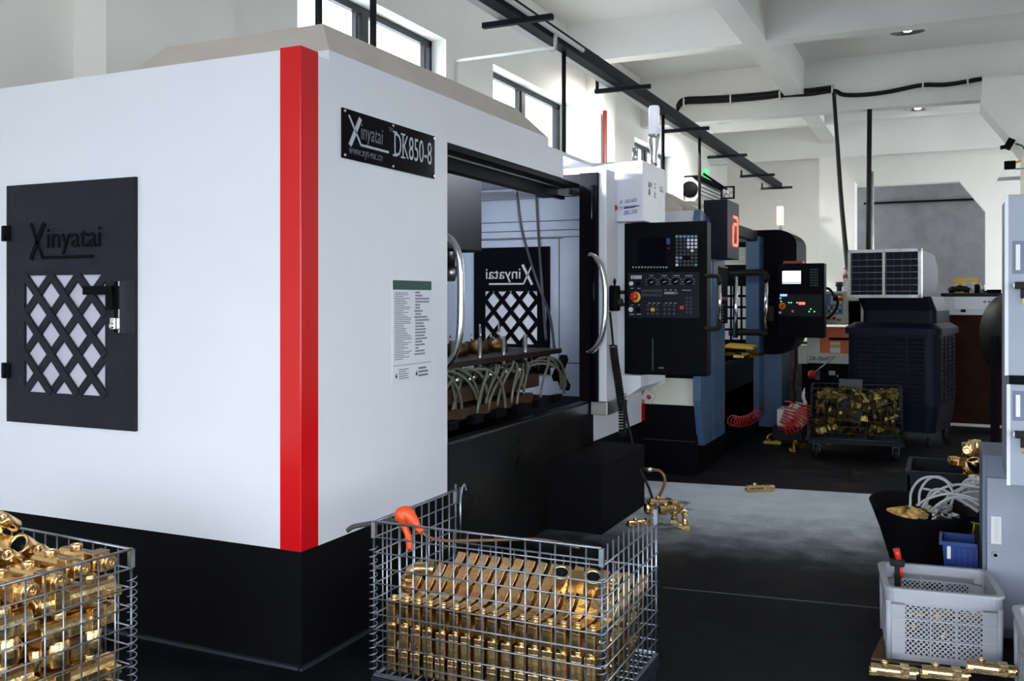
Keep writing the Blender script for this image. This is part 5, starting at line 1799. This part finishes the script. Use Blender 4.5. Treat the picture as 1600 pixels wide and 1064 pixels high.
# white and black boxes with red coiled hose between the blue machine and the cart
a, b = aZ(1206, 693, 0.0), aZ(1260, 693, 0.0)
yb_ = a.y
bb = MB().box(a.x, b.x - 0.02, yb_ + 0.01, yb_ + 0.35, 0.03, 0.17).box(a.x + 0.05, b.x - 0.06, yb_ + 0.05, yb_ + 0.3, 0.0, 0.03).o('black_box', 'rubber', None, 0.01, org=(a.x, yb_, 0))
tag(bb, 'low black box on the floor left of the basket cart', 'box')
zt1 = aY(1230, 640, yb_ + 0.05).z
wbx = MB().box(a.x + 0.04, b.x - 0.02, yb_ + 0.05, yb_ + 0.35, 0.172, zt1).o('white_box', 'white', None, 0.006, org=(a.x, yb_, 0.17))
tag(wbx, 'white box standing on the black box left of the cart', 'box')
yc = yb_ - 0.085


def cpt(px, py):
    return aY(px, py, yc)


rh = thing('coiled_air_hose', cpt(1228, 668), 'red coiled air hose hanging in a loop left of the basket cart', 'hose')
coil([cpt(1236, 638), cpt(1234, 648), cpt(1229, 660), cpt(1226, 668), cpt(1236, 669), cpt(1248, 660), cpt(1257, 645), cpt(1259, 632)], 0.062, 0.0065, 17, 5, 14).o('coil', 'redcoil', rh)
MB().tube(smooth_path([cpt(1236, 638), cpt(1240, 632), cpt(1235, 628), cpt(1226, 627)], 5), 0.007, 6).o('hose_end', 'redcoil', rh)
MB().tube(smooth_path([cpt(1259, 632), cpt(1255, 620), cpt(1256, 612), cpt(1257, 606)], 5), [0.02, 0.018, 0.02, 0.014, 0.02, 0.018, 0.016, 0.014, 0.016, 0.018, 0.012, 0.01, 0.008, 0.006, 0.004, 0.004], 8).o('air_gun', 'pipe', rh, label='white wrapped gun end')
MB().tube([cpt(1259, 632), cpt(1243, 628)], 0.008, 6).o('hose_tail', 'galv', rh)
p = aY(1241, 638, yb_ + 0.12)
tag(MB().lathe([(0, 0), (0.05, 0.01), (0.06, 0.03), (0.03, 0.05), (0, 0.04)], (p.x, yb_ + 0.15, zt1), n=9, smooth=False).o('crumpled_cloth', 'paper', None, org=(p.x, yb_ + 0.15, zt1)), 'crumpled white cloth on top of the white box', 'cloth')
ym = 9.0
q = [aX(px, py, -1.66) for px, py in ((1142, 656), (1155, 659), (1170, 656), (1182, 648), (1187, 640))]
rh2 = coil(q, 0.045, 0.0055, 10, 5, 16).o('coiled_air_hose', 'darkred', None, org=q[2])
tag(rh2, 'dark red coiled hose sagging under the opening of the blue machine', 'hose')
MBp = aY(1165, 640, 9.6)
for i, (px, py) in enumerate(((1216, 686), (1208, 684), (1247, 700), (1240, 706), (1290, 693))):
    p = aZ(px, py, 0.0)
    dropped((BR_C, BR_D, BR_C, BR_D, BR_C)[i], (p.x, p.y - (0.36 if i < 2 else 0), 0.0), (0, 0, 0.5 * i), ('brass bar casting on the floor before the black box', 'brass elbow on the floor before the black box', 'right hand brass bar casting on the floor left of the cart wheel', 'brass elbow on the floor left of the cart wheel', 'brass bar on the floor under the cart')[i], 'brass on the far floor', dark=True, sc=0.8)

# ------------------------------------------------------------------ loose castings on the floor
p = aZ(1187, 768, 0.0)
casting(BR_C, p, (0, 0, 0.55), 'single brass casting lying alone on the walkway by the blue machine', 'loose castings')
base = aZ(1040, 822, 0)
for i, (dx_, dy_, z, rot, me, lab) in enumerate((
        (0.13, -0.02, 0.0, (0, 0, 1.9), BR_D, 'rightmost brass elbow standing upright at the end of the floor pile'),
        (0.03, 0.10, 0.0, (0, 0, 0.3), BR_D, 'brass elbow with raised spout at the back of the floor pile'),
        (0.04, -0.04, 0.0, (0, 0, 0.9), BR_C, 'brass bar lying across the front of the floor pile'),
        (-0.08, 0.05, 0.0, (0, 0, 0.2), BR_B, 'two-bore brass casting at the left of the floor pile'),
        (-0.14, -0.08, 0.0, (0, 0, 0.75), BR_C, 'leftmost brass bar of the floor pile, nearest the basket'),
        (-0.03, 0.02, 0.068, (0.2, 0.1, 0.6), BR_C, 'brass bar lying on top of the floor pile'))):
    dropped(me, base + V((dx_, dy_, 0)), rot, lab, 'brass floor pile beside the white machine', sc=0.85)

# ------------------------------------------------------------------ plastic crates at the right
def crate(loc, rz, w, d, h, label, cat='crate', red=False):
    t = thing('plastic_crate', loc, label, cat)
    t['_org'] = (0, 0, 0)
    tap = 0.022
    m = MB()
    x0, x1, y0, y1 = -w / 2 + tap, w / 2 - tap, -d / 2 + tap, d / 2 - tap
    m.box(x0, x1, y0, y1, 0.0, 0.012)
    hr = h - 0.045
    for (o_, U_, ln, nn) in (((x0, y0, 0), (1, 0, 0), x1 - x0, (0, 1, 0)), ((x0, y1, 0), (1, 0, 0), x1 - x0, (0, 1, 0)), ((x0, y0, 0), (0, 1, 0), y1 - y0, (1, 0, 0)), ((x1, y0, 0), (0, 1, 0), y1 - y0, (1, 0, 0))):
        o_, U_ = V(o_), V(U_)
        W_ = V((0, 0, 1))
        e = 0.06
        m.bar(o_ + U_ * (e / 2), o_ + U_ * (e / 2) + W_ * hr, e, 0.006, nn)
        m.bar(o_ + U_ * (ln - e / 2), o_ + U_ * (ln - e / 2) + W_ * hr, e, 0.006, nn)
        m.bar(o_ + W_ * 0.012, o_ + U_ * ln + W_ * 0.012, 0.024, 0.006, nn)
        m.bar(o_ + W_ * (hr - 0.008), o_ + U_ * ln + W_ * (hr - 0.008), 0.03, 0.006, nn)
        for k in (1, 2):
            u = e + (ln - 2 * e) * k / 3
            m.bar(o_ + U_ * u, o_ + U_ * u + W_ * hr, 0.006, 0.010, nn)
        for k in (0.36, 0.68):
            m.bar(o_ + W_ * (hr * k), o_ + U_ * ln + W_ * (hr * k), 0.006, 0.010, nn)
        m.lattice(o_ + U_ * e + W_ * 0.02, U_, W_, ln - 2 * e, hr - 0.04, 0.0195, 0.0195, 0.0048, 0.004, nn)
    m.o('lattice_body', 'crate', t)
    m = MB()
    a_, b_ = rrect(-w / 2, w / 2, -d / 2, d / 2, 0.05), rrect(x0 + 0.003, x1 - 0.003, y0 + 0.003, y1 - 0.003, 0.035)
    n = len(a_)
    vs = [V((x, y, h)) for x, y in a_] + [V((x, y, h - 0.012)) for x, y in a_] + [V((x, y, h)) for x, y in b_] + [V((x, y, h - 0.06)) for x, y in b_] + [V((x * 0.97, y * 0.97, h - 0.055)) for x, y in a_] + [V((x * 0.968, y * 0.968, h - 0.012)) for x, y in a_]
    fs = []
    for k in range(n):
        k2 = (k + 1) % n
        fs += [(k, n + k, n + k2, k2), (k2, 2 * n + k2, 2 * n + k, k), (2 * n + k, 2 * n + k2, 3 * n + k2, 3 * n + k), (n + k, 5 * n + k, 5 * n + k2, n + k2), (5 * n + k, 4 * n + k, 4 * n + k2, 5 * n + k2), (4 * n + k, 3 * n + k, 3 * n + k2, 4 * n + k2)]
    m.add(vs, fs, False)
    m.o('rim', 'crate', t)
    m = MB()
    for sx_ in (-1, 1):
        for sy_ in (-1, 1):
            m.tube([(sx_ * (w / 2 - tap - 0.001), sy_ * (d / 2 - tap - 0.001), 0), (sx_ * (w / 2 - tap + 0.002), sy_ * (d / 2 - tap + 0.002), h - 0.05)], 0.012, 8)
            MB().tube([(sx_ * (w / 2 - tap - 0.001), sy_ * (d / 2 - tap - 0.001), 0), (sx_ * (w / 2 - tap + 0.002), sy_ * (d / 2 - tap + 0.002), h - 0.05)], 0.012, 8).o('corner_post', 'crate', t)
    if red:
        MB().box(-w / 2 + tap - 0.006, -w / 2 + tap - 0.003, -d / 2 + 0.06, -d / 2 + 0.075, h - 0.10, h - 0.06).o('red_mark', 'redplastic', t)
    place(t, loc, rz)
    return t


CR = V((-0.035, 4.215, 0.02))
crate(CR, 0.12, 0.44, 0.40, 0.285, 'white lattice plastic crate with brass inside, in front of the grey cabinet', red=True)
C2 = V((0.435, 3.82, 0.0))
crate(C2, 0.05, 0.42, 0.38, 0.30, 'second white plastic crate, cut by the right edge of the picture')
Rk = Matrix.Rotation(0.12, 3, 'Z')
rk = random.Random(9)
FK = Matrix.Translation((CR.x, CR.y, 0)) @ Matrix.Rotation(0.12, 4, 'Z')
for lay in range(3):
    for i in range(3):
        for j in range(2):
            p = FK @ V((-0.11 + i * 0.11 + rk.uniform(-.02, .02), -0.07 + j * 0.14 + rk.uniform(-.02, .02), 0))
            dropped(rk.choice((BR_C, BR_D, BR_C)), p, (rk.uniform(-0.4, 0.4), rk.uniform(-0.4, 0.4), rk.uniform(0, 6.28)), 'brass casting seen through the white lattice crate, %s layer' % ('lower', 'middle', 'upper')[lay], 'brass castings in the crate, level %d' % (lay + 1), floor=CR.z + 0.014, sc=0.8, top=0.22, inside=((-0.185, 0.185), (-0.165, 0.07)), frame=FK)
# things under and before the crate
p = aZ(1385, 1050, 0)
sheet = MB().prism([(0.0, 0.0), (0.44, 0.03), (0.42, 0.34), (0.03, 0.36)], (CR.x - 0.24, CR.y - 0.20, 0.001), (1, 0, 0), (0, 1, 0), (0, 0, 0.012)).o('cardboard_sheet', 'stain', None, org=(CR.x, CR.y, 0))
tag(sheet, 'flattened brown cardboard under the white crate', 'cardboard')
for i, (px, py, rz, me, lab) in enumerate(((1396, 1058, 0.1, BR_C, 'brass bar casting on the floor at the left front corner of the white crate'), (1476, 1062, 0.12, BR_C, 'brass bar casting on the floor before the middle of the white crate'), (1548, 1072, 0.05, BR_C, 'round brass bar on the floor at the right front corner of the white crate'), (1597, 1058, 0.6, BR_D, 'brass piece at the right picture edge before the second crate'))):
    p = aZ(px, py, 0.0)
    dropped(me, (p.x, p.y - 0.02, 0.0), (0, 0, rz), lab, 'brass before the crate', sc=0.8, floor=0.014)
# red-handled tool standing in the crate
p = aZ(1403, 885, 0.30)
pl = thing('pliers', (p.x, p.y, 0.1), 'red and black handled pliers standing in the left rear corner of the white crate', 'pliers')
yp = 4.262
q = lambda px, py: aY(px, py, yp)
MB().tube([q(1400, 857), q(1404, 874)], [0.014, 0.013], 12).o('red_grip', 'redplastic', pl)
MB().obox(q(1402, 879), (0.058, 0.03, 0.03)).o('collar', 'rubber', pl, 0.006)
MB().obox(q(1402, 900), (0.022, 0.018, 0.09)).o('black_grip', 'rubber', pl, 0.004)
MB().tube([q(1407, 884), q(1408.5, 901)], [0.008, 0.007], 10).o('second_red_grip', 'redplastic', pl)
MB().tube([q(1408, 900), q(1410, 990)], [0.004, 0.005], 8).o('blade', 'chrome', pl)

# black rubber bucket with swarf, fittings and clear tubes
bc_ = aZ(1440, 892, 0.0)
bu = thing('rubber_bucket', (bc_.x, bc_.y, 0), 'slumped black rubber bucket with brass swarf, fittings and clear tubes behind the crate', 'bucket')
cx_, cy_ = -0.115, 5.20
Ht = 0.40
m = MB()
n = 36
rings_ = []
for r_, z_, inner in ((0.13, 0.0, 0), (0.145, 0.1, 0), (0.19, 0.28, 0), (0.225, Ht, 0), (0.23, Ht + 0.012, 0), (0.215, Ht + 0.006, 1), (0.18, 0.28, 1), (0.13, 0.03, 1)):
    ring_ = []
    for k in range(n):
        a = 2 * PI * k / n
        sag = -0.05 * max(0, math.cos(a + 0.9)) * (z_ / Ht) ** 2 - 0.02 * math.sin(2 * a) * (z_ / Ht) ** 2
        ex = 1 + 0.10 * math.cos(2 * a) * z_ / Ht
        ring_.append((cx_ + r_ * ex * math.cos(a), cy_ + r_ * math.sin(a) * (0.92), z_ + sag))
    rings_.append(ring_)
loft(m, rings_)
for i in range(len(m.sm)):
    m.sm[i] = True
m.o('bucket_shell', 'matte', bu)
bt_ = bu
m = MB()
rows = []
for r_ in (0.0, 0.04, 0.08, 0.12, 0.165):
    rows.append([(cx_ - 0.07 + r_ * 0.62 * math.cos(2 * PI * k / 20), cy_ - 0.02 + r_ * 0.8 * math.sin(2 * PI * k / 20), 0.385 - r_ * 0.18 + rk.uniform(-0.012, 0.012)) for k in range(20)])
loft(m, rows, False)
sw = m.o('brass_swarf', 'swarf', None, org=(cx_, cy_, 0.3))
tag(sw, 'heap of brass swarf in the left of the black bucket', 'swarf')
sw['kind'] = 'stuff'
for i in range(22):
    a = rk.uniform(0, 6.28)
    r_ = rk.uniform(0, 0.09)
    p = V((cx_ + 0.10 + r_ * math.cos(a), cy_ - 0.02 + r_ * math.sin(a), 0.36 + rk.uniform(-0.02, 0.05)))
    d = V((rk.uniform(-1, 1), rk.uniform(-1, 1), rk.uniform(-0.5, 1))).normalized()
    f = MB().lathe([(0, -0.03), (0.012, -0.03), (0.012, -0.005), (0.019, -0.005), (0.019, 0.012), (0.010, 0.012), (0.010, 0.032), (0, 0.032)], p, d, 8, False).o('hose_fitting', 'steel', None, org=p)
    tag(f, 'shiny metal hose fitting heaped in the right of the black bucket', 'fitting', 'hose fittings in the bucket')
yt = 5.16
tubes = (((1422, 792), (1424, 768), (1437, 750), (1458, 745), (1478, 752), (1490, 770)), ((1436, 790), (1438, 766), (1452, 748), (1470, 746), (1490, 760)), ((1432, 790), (1448, 780), (1475, 772), (1500, 773), (1530, 782)),
         ((1440, 793), (1455, 775), (1475, 762), (1500, 757), (1532, 762)), ((1452, 800), (1470, 785), (1490, 777), (1512, 779), (1533, 792)), ((1448, 792), (1450, 775), (1460, 765), (1475, 766), (1500, 780), (1528, 800)),
         ((1483, 800), (1490, 778), (1505, 763), (1530, 755)), ((1470, 790), (1485, 772), (1510, 760), (1533, 758)), ((1440, 763), (1460, 767), (1485, 775), (1515, 790), (1530, 797)), ((1460, 798), (1480, 783), (1508, 770), (1533, 768)), ((1500, 760), (1512, 749), (1525, 750), (1535, 757)))
for i, pts in enumerate(tubes):
    yy = yt - 0.10 + 0.022 * i
    P_ = [aY(px, py, yy + 0.003 * math.sin(k)) for k, (px, py) in enumerate(pts)]
    f = MB().tube(smooth_path(P_, 6), 0.0065, 8).o('clear_tube', 'hose2', None, org=P_[0])
    tag(f, 'clear plastic tube arching out of the black bucket', 'tube', 'clear tubes in the bucket')
p = aY(1522, 772, 5.42)
tag(MB().obox(p, (0.10, 0.08, 0.12), rot3(0.1, 0.1, 0.3)).lathe([(0.03, 0), (0.03, 0.03), (0.02, 0.04), (0, 0.04)], p + V((0, 0, 0.06)), n=12).o('filter_bowl', 'galv', None, 0.008, org=p), 'pale grey filter unit among the tubes beside the cabinet', 'filter')
# navy bin with brass behind, blue bin before
nx0, ny0 = aY(1418, 735, 5.75), None
nb_ = thing('storage_bin', (0.05, 5.9, 0), 'dark navy plastic bin of brass castings behind the black bucket', 'bin')
x0, x1, y0, y1, hh = nx0.x, nx0.x + 0.62, 5.75, 6.25, nx0.z
m = MB().box(x0, x1, y0, y1, 0, 0.015)
m.box(x0, x0 + 0.012, y0, y1, 0, hh).box(x1 - 0.012, x1, y0, y1, 0, hh).box(x0, x1, y0, y0 + 0.012, 0, hh).box(x0, x1, y1 - 0.012, y1, 0, hh)
m.o('bin_walls', 'navy2', nb_)
m = MB()
m.box(x0 - 0.012, x1 + 0.012, y0 - 0.012, y0, hh - 0.02, hh).box(x0 - 0.012, x1 + 0.012, y1, y1 + 0.012, hh - 0.02, hh).box(x0 - 0.012, x0, y0, y1, hh - 0.02, hh).box(x1, x1 + 0.012, y0, y1, hh - 0.02, hh)
m.o('bin_rim', 'navy2', nb_)
FB = Matrix.Identity(4)
for i in range(110):
    far = i >= 10
    p = V((rk.uniform(x0 + 0.28, x1 - 0.08) if far else rk.uniform(x0 + 0.1, x1 - 0.1), rk.uniform(y0 + 0.08, y1 - 0.08), 0))
    dropped((BR_D, BR_C, BR_B)[i % 3], p, (rk.uniform(-.4, .4), rk.uniform(-.4, .4), rk.uniform(0, 6)), 'brass casting heaped in the dark navy bin behind the bucket', 'brass castings in the navy bin', floor=0.018, sc=1.0, top=hh + (0.14 if i % 4 == 0 else 0.09), inside=((x0 + 0.016 + (0.16 if far else 0), x1 - 0.016), (y0 + 0.016, y1 - 0.016)), frame=FB)
p = aY(1472, 880, 4.62)
bl_ = thing('blue_bin', (p.x + 0.08, 4.69, 0), 'blue plastic parts bin between the white crate and the grey cabinet', 'bin')
x0, x1, y0, y1 = p.x, 0.12, 4.60, 4.78
z1 = aY(1500, 852, 4.55).z
m = MB()
m.add([(x0 + 0.03, y0 + 0.02, 0), (x1, y0 + 0.02, 0), (x1, y1, 0), (x0 + 0.03, y1, 0), (x0, y0, z1), (x1, y0, z1), (x1, y1, z1), (x0, y1, z1)],
      [(0, 1, 5, 4), (1, 2, 6, 5), (2, 3, 7, 6), (3, 0, 4, 7), (3, 2, 1, 0)])
m.add([(x0 + 0.035, y0 + 0.025, 0.01), (x1 - 0.008, y0 + 0.025, 0.01), (x1 - 0.008, y1 - 0.006, 0.01), (x0 + 0.035, y1 - 0.006, 0.01), (x0 + 0.008, y0 + 0.006, z1), (x1 - 0.008, y0 + 0.006, z1), (x1 - 0.008, y1 - 0.006, z1), (x0 + 0.008, y1 - 0.006, z1)],
      [(4, 5, 1, 0), (5, 6, 2, 1), (6, 7, 3, 2), (7, 4, 0, 3), (0, 1, 2, 3)])
m.o('bin_shell', 'bluebin', bl_)
MB().box(x0 - 0.012, x1, y0 - 0.012, y0, z1 - 0.015, z1).box(x0 - 0.012, x0, y0, y1, z1 - 0.015, z1).o('bin_rim', 'bluebin', bl_)
m = MB()
for k in range(5):
    xx = x0 + 0.04 + k * 0.024
    m.prism([(0, 0.02), (0.006, 0.02), (0.006, z1 - 0.03), (0, z1 - 0.03)], (xx, y0 + 0.0, 0), (1, 0, 0), (0, 0.05 if False else 0, 1), (0, 0.012, 0))
m.o('bin_rib', 'bluebin', bl_)
MB().box(x0 + 0.02, x0 + 0.035, y0 - 0.006, y0 + 0.0, z1 - 0.075, z1 - 0.02).o('bin_label', 'paper', bl_)
p = aY(1526, 830, 4.98)
tag(MB().obox((p.x + 0.0, 4.98, 0.0 + p.z), (0.055, 0.05, 0.075), rot3(0, 0.15, 0.3)).box(p.x - 0.025, p.x + 0.025, 4.96, 5.00, 0, p.z - 0.03).o('bracket_block', 'brass2', None, 0.004, org=(p.x, 4.98, 0)), 'small brown metal block beside the bucket against the grey cabinet', 'block')

# ------------------------------------------------------------------ grey cabinets at the right
KY = 4.5
k0 = aY(1535, 711, KY)
lc = thing('steel_cabinet', (k0.x + 0.4, KY + 0.2, 0), 'low blue-grey steel cabinet standing behind the white crates', 'cabinet')
MB().box(k0.x, k0.x + 0.018, KY, KY + 0.42, 0, k0.z).box(k0.x + 0.018, k0.x + 0.9, KY + 0.02, KY + 0.42, 0, k0.z).o('carcass', 'cab2', lc, 0.002)
MB().box(k0.x + 0.018, k0.x + 0.9, KY, KY + 0.02, k0.z - 0.115, k0.z).o('top_rail', 'cab2', lc)
d0 = aY(1542, 746, KY - 0.02)
MB().box(d0.x, k0.x + 0.9, KY - 0.02, KY, 0.05, d0.z).o('door', 'cab', lc, 0.003, label='pale grey door')
lcd = lc.children[-1]
a, b = aY(1548, 849, KY - 0.02), aY(1565, 807, KY - 0.02)
hp_ = MB().box(a.x, b.x, KY - 0.026, KY - 0.02, a.z, b.z).o('label_holder', 'label', lcd, 0.002)
MB().box(a.x + 0.014, b.x - 0.012, KY - 0.029, KY - 0.026, a.z + 0.012, b.z - 0.012).o('label_card', 'pale', hp_)
p = aY(1555.5, 867, KY - 0.02)
MB().lathe([(0, 0.008), (0.008, 0.008), (0.009, 0.010), (0.013, 0.010), (0.015, 0.0), (0, 0)], p, (0, -1, 0), 16).o('lock', 'galv', lcd)
MB().lathe([(0, 0.0105), (0.008, 0.0105), (0.008, 0.008)], p, (0, -1, 0), 12).o('keyhole', 'matte', lcd)

UY = 3.92
u0 = aY(1570, 305, UY)
ul = aY(1573, 757, UY)
uc = thing('locker', (u0.x + 0.4, UY + 0.25, ul.z), 'tall pale grey locker with two tiers of doors at the right edge of the picture', 'locker')
MB().box(u0.x + 0.012, u0.x + 0.9, UY + 0.02, UY + 0.45, ul.z, u0.z).o('carcass', 'cab', uc)
zt_, zb1 = u0.z, aY(1570, 586, UY).z
zt2 = aY(1573, 600, UY).z
MB().box(u0.x + 0.014, u0.x + 0.9, UY, UY + 0.021, zb1, zt2 - 0.0).o('door_gap', 'matte', uc)
for za, zb2, px, h0, h1, lk, nm in ((zt_, zb1, 1570, 378, 426, 446, 'upper'), (zt2 - 0.0, ul.z, 1573, 613, 655, 677, 'lower')):
    x0 = aY(px, 400, UY).x
    dd = MB().box(x0, u0.x + 0.9, UY - 0.012, UY + 0.02, zb2, za - (0.0 if nm == 'upper' else 0.0)).o('door', 'cab', uc, 0.004, label=nm + ' grey door')
    MB().box(x0 - 0.001, x0 + 0.011, UY - 0.014, UY - 0.010, zb2, za).o('door_edge', 'label', dd)
    a, b = aY(1582, h1 + 2, UY - 0.012), aY(1604, h0 - 2, UY - 0.012)
    MB().box(a.x, b.x, UY - 0.014, UY - 0.012, a.z, b.z).o('handle_recess', 'cab2', dd)
    a, b = aY(1587, h1 - 4, UY - 0.014), aY(1594, h0 + 4, UY - 0.014)
    MB().box(a.x, b.x, UY - 0.018, UY - 0.014, a.z, b.z).o('label_strip', 'paper', dd)
    p = aY(1588, lk, UY - 0.014)
    lo_ = MB().cyl(p, p + V((0, -0.03, 0)), 0.012, 14).o('lock', 'galv', dd)
    MB().obox(p + V((0.018, -0.032, 0)), (0.05, 0.02, 0.026)).obox(p + V((0.022, -0.035, -0.03)), (0.022, 0.008, 0.035)).o('key_bow', 'rubber', lo_, 0.003)
    MB().obox(p + V((0.022, -0.035, -0.055)), (0.010, 0.004, 0.03)).o('key_blade', 'brass2', lo_)
sup = thing('steel_cabinet', (0.95, UY + 0.25, 0), 'steel cabinet beyond the picture edge that carries the tall locker', 'cabinet')
MB().box(0.70, u0.x + 0.9, UY - 0.05, UY + 0.5, 0, ul.z - 0.001).o('carcass', 'cab', sup)

# ------------------------------------------------------------------ light
wd = bpy.data.worlds.new('sky')
SC.world = wd
wd.use_nodes = True
bgn = wd.node_tree.nodes['Background']
bgn.inputs[0].default_value = (0.86, 0.93, 1.0, 1)
bgn.inputs[1].default_value = 4.6


def area(name, loc, rot, sx, sy, power, col=(1, 1, 1)):
    l = bpy.data.lights.new(name, 'AREA')
    l.shape = 'RECTANGLE'
    l.size, l.size_y = sx, sy
    l.energy = power
    l.color = col
    o = bpy.data.objects.new(name, l)
    COL.objects.link(o)
    o.location = loc
    o.rotation_euler = rot
    return o


vs_ = SC.view_settings
vs_.view_transform = 'Standard'
vs_.look = 'None'
vs_.gamma = 1
vs_.use_curve_mapping = False
vs_.exposure = 0.45
SC.cycles.max_bounces = 8
SC.cycles.diffuse_bounces = 5
SC.cycles.transparent_max_bounces = 24
SC.cycles.use_denoising = True
SC.cycles.sample_clamp_indirect = 6
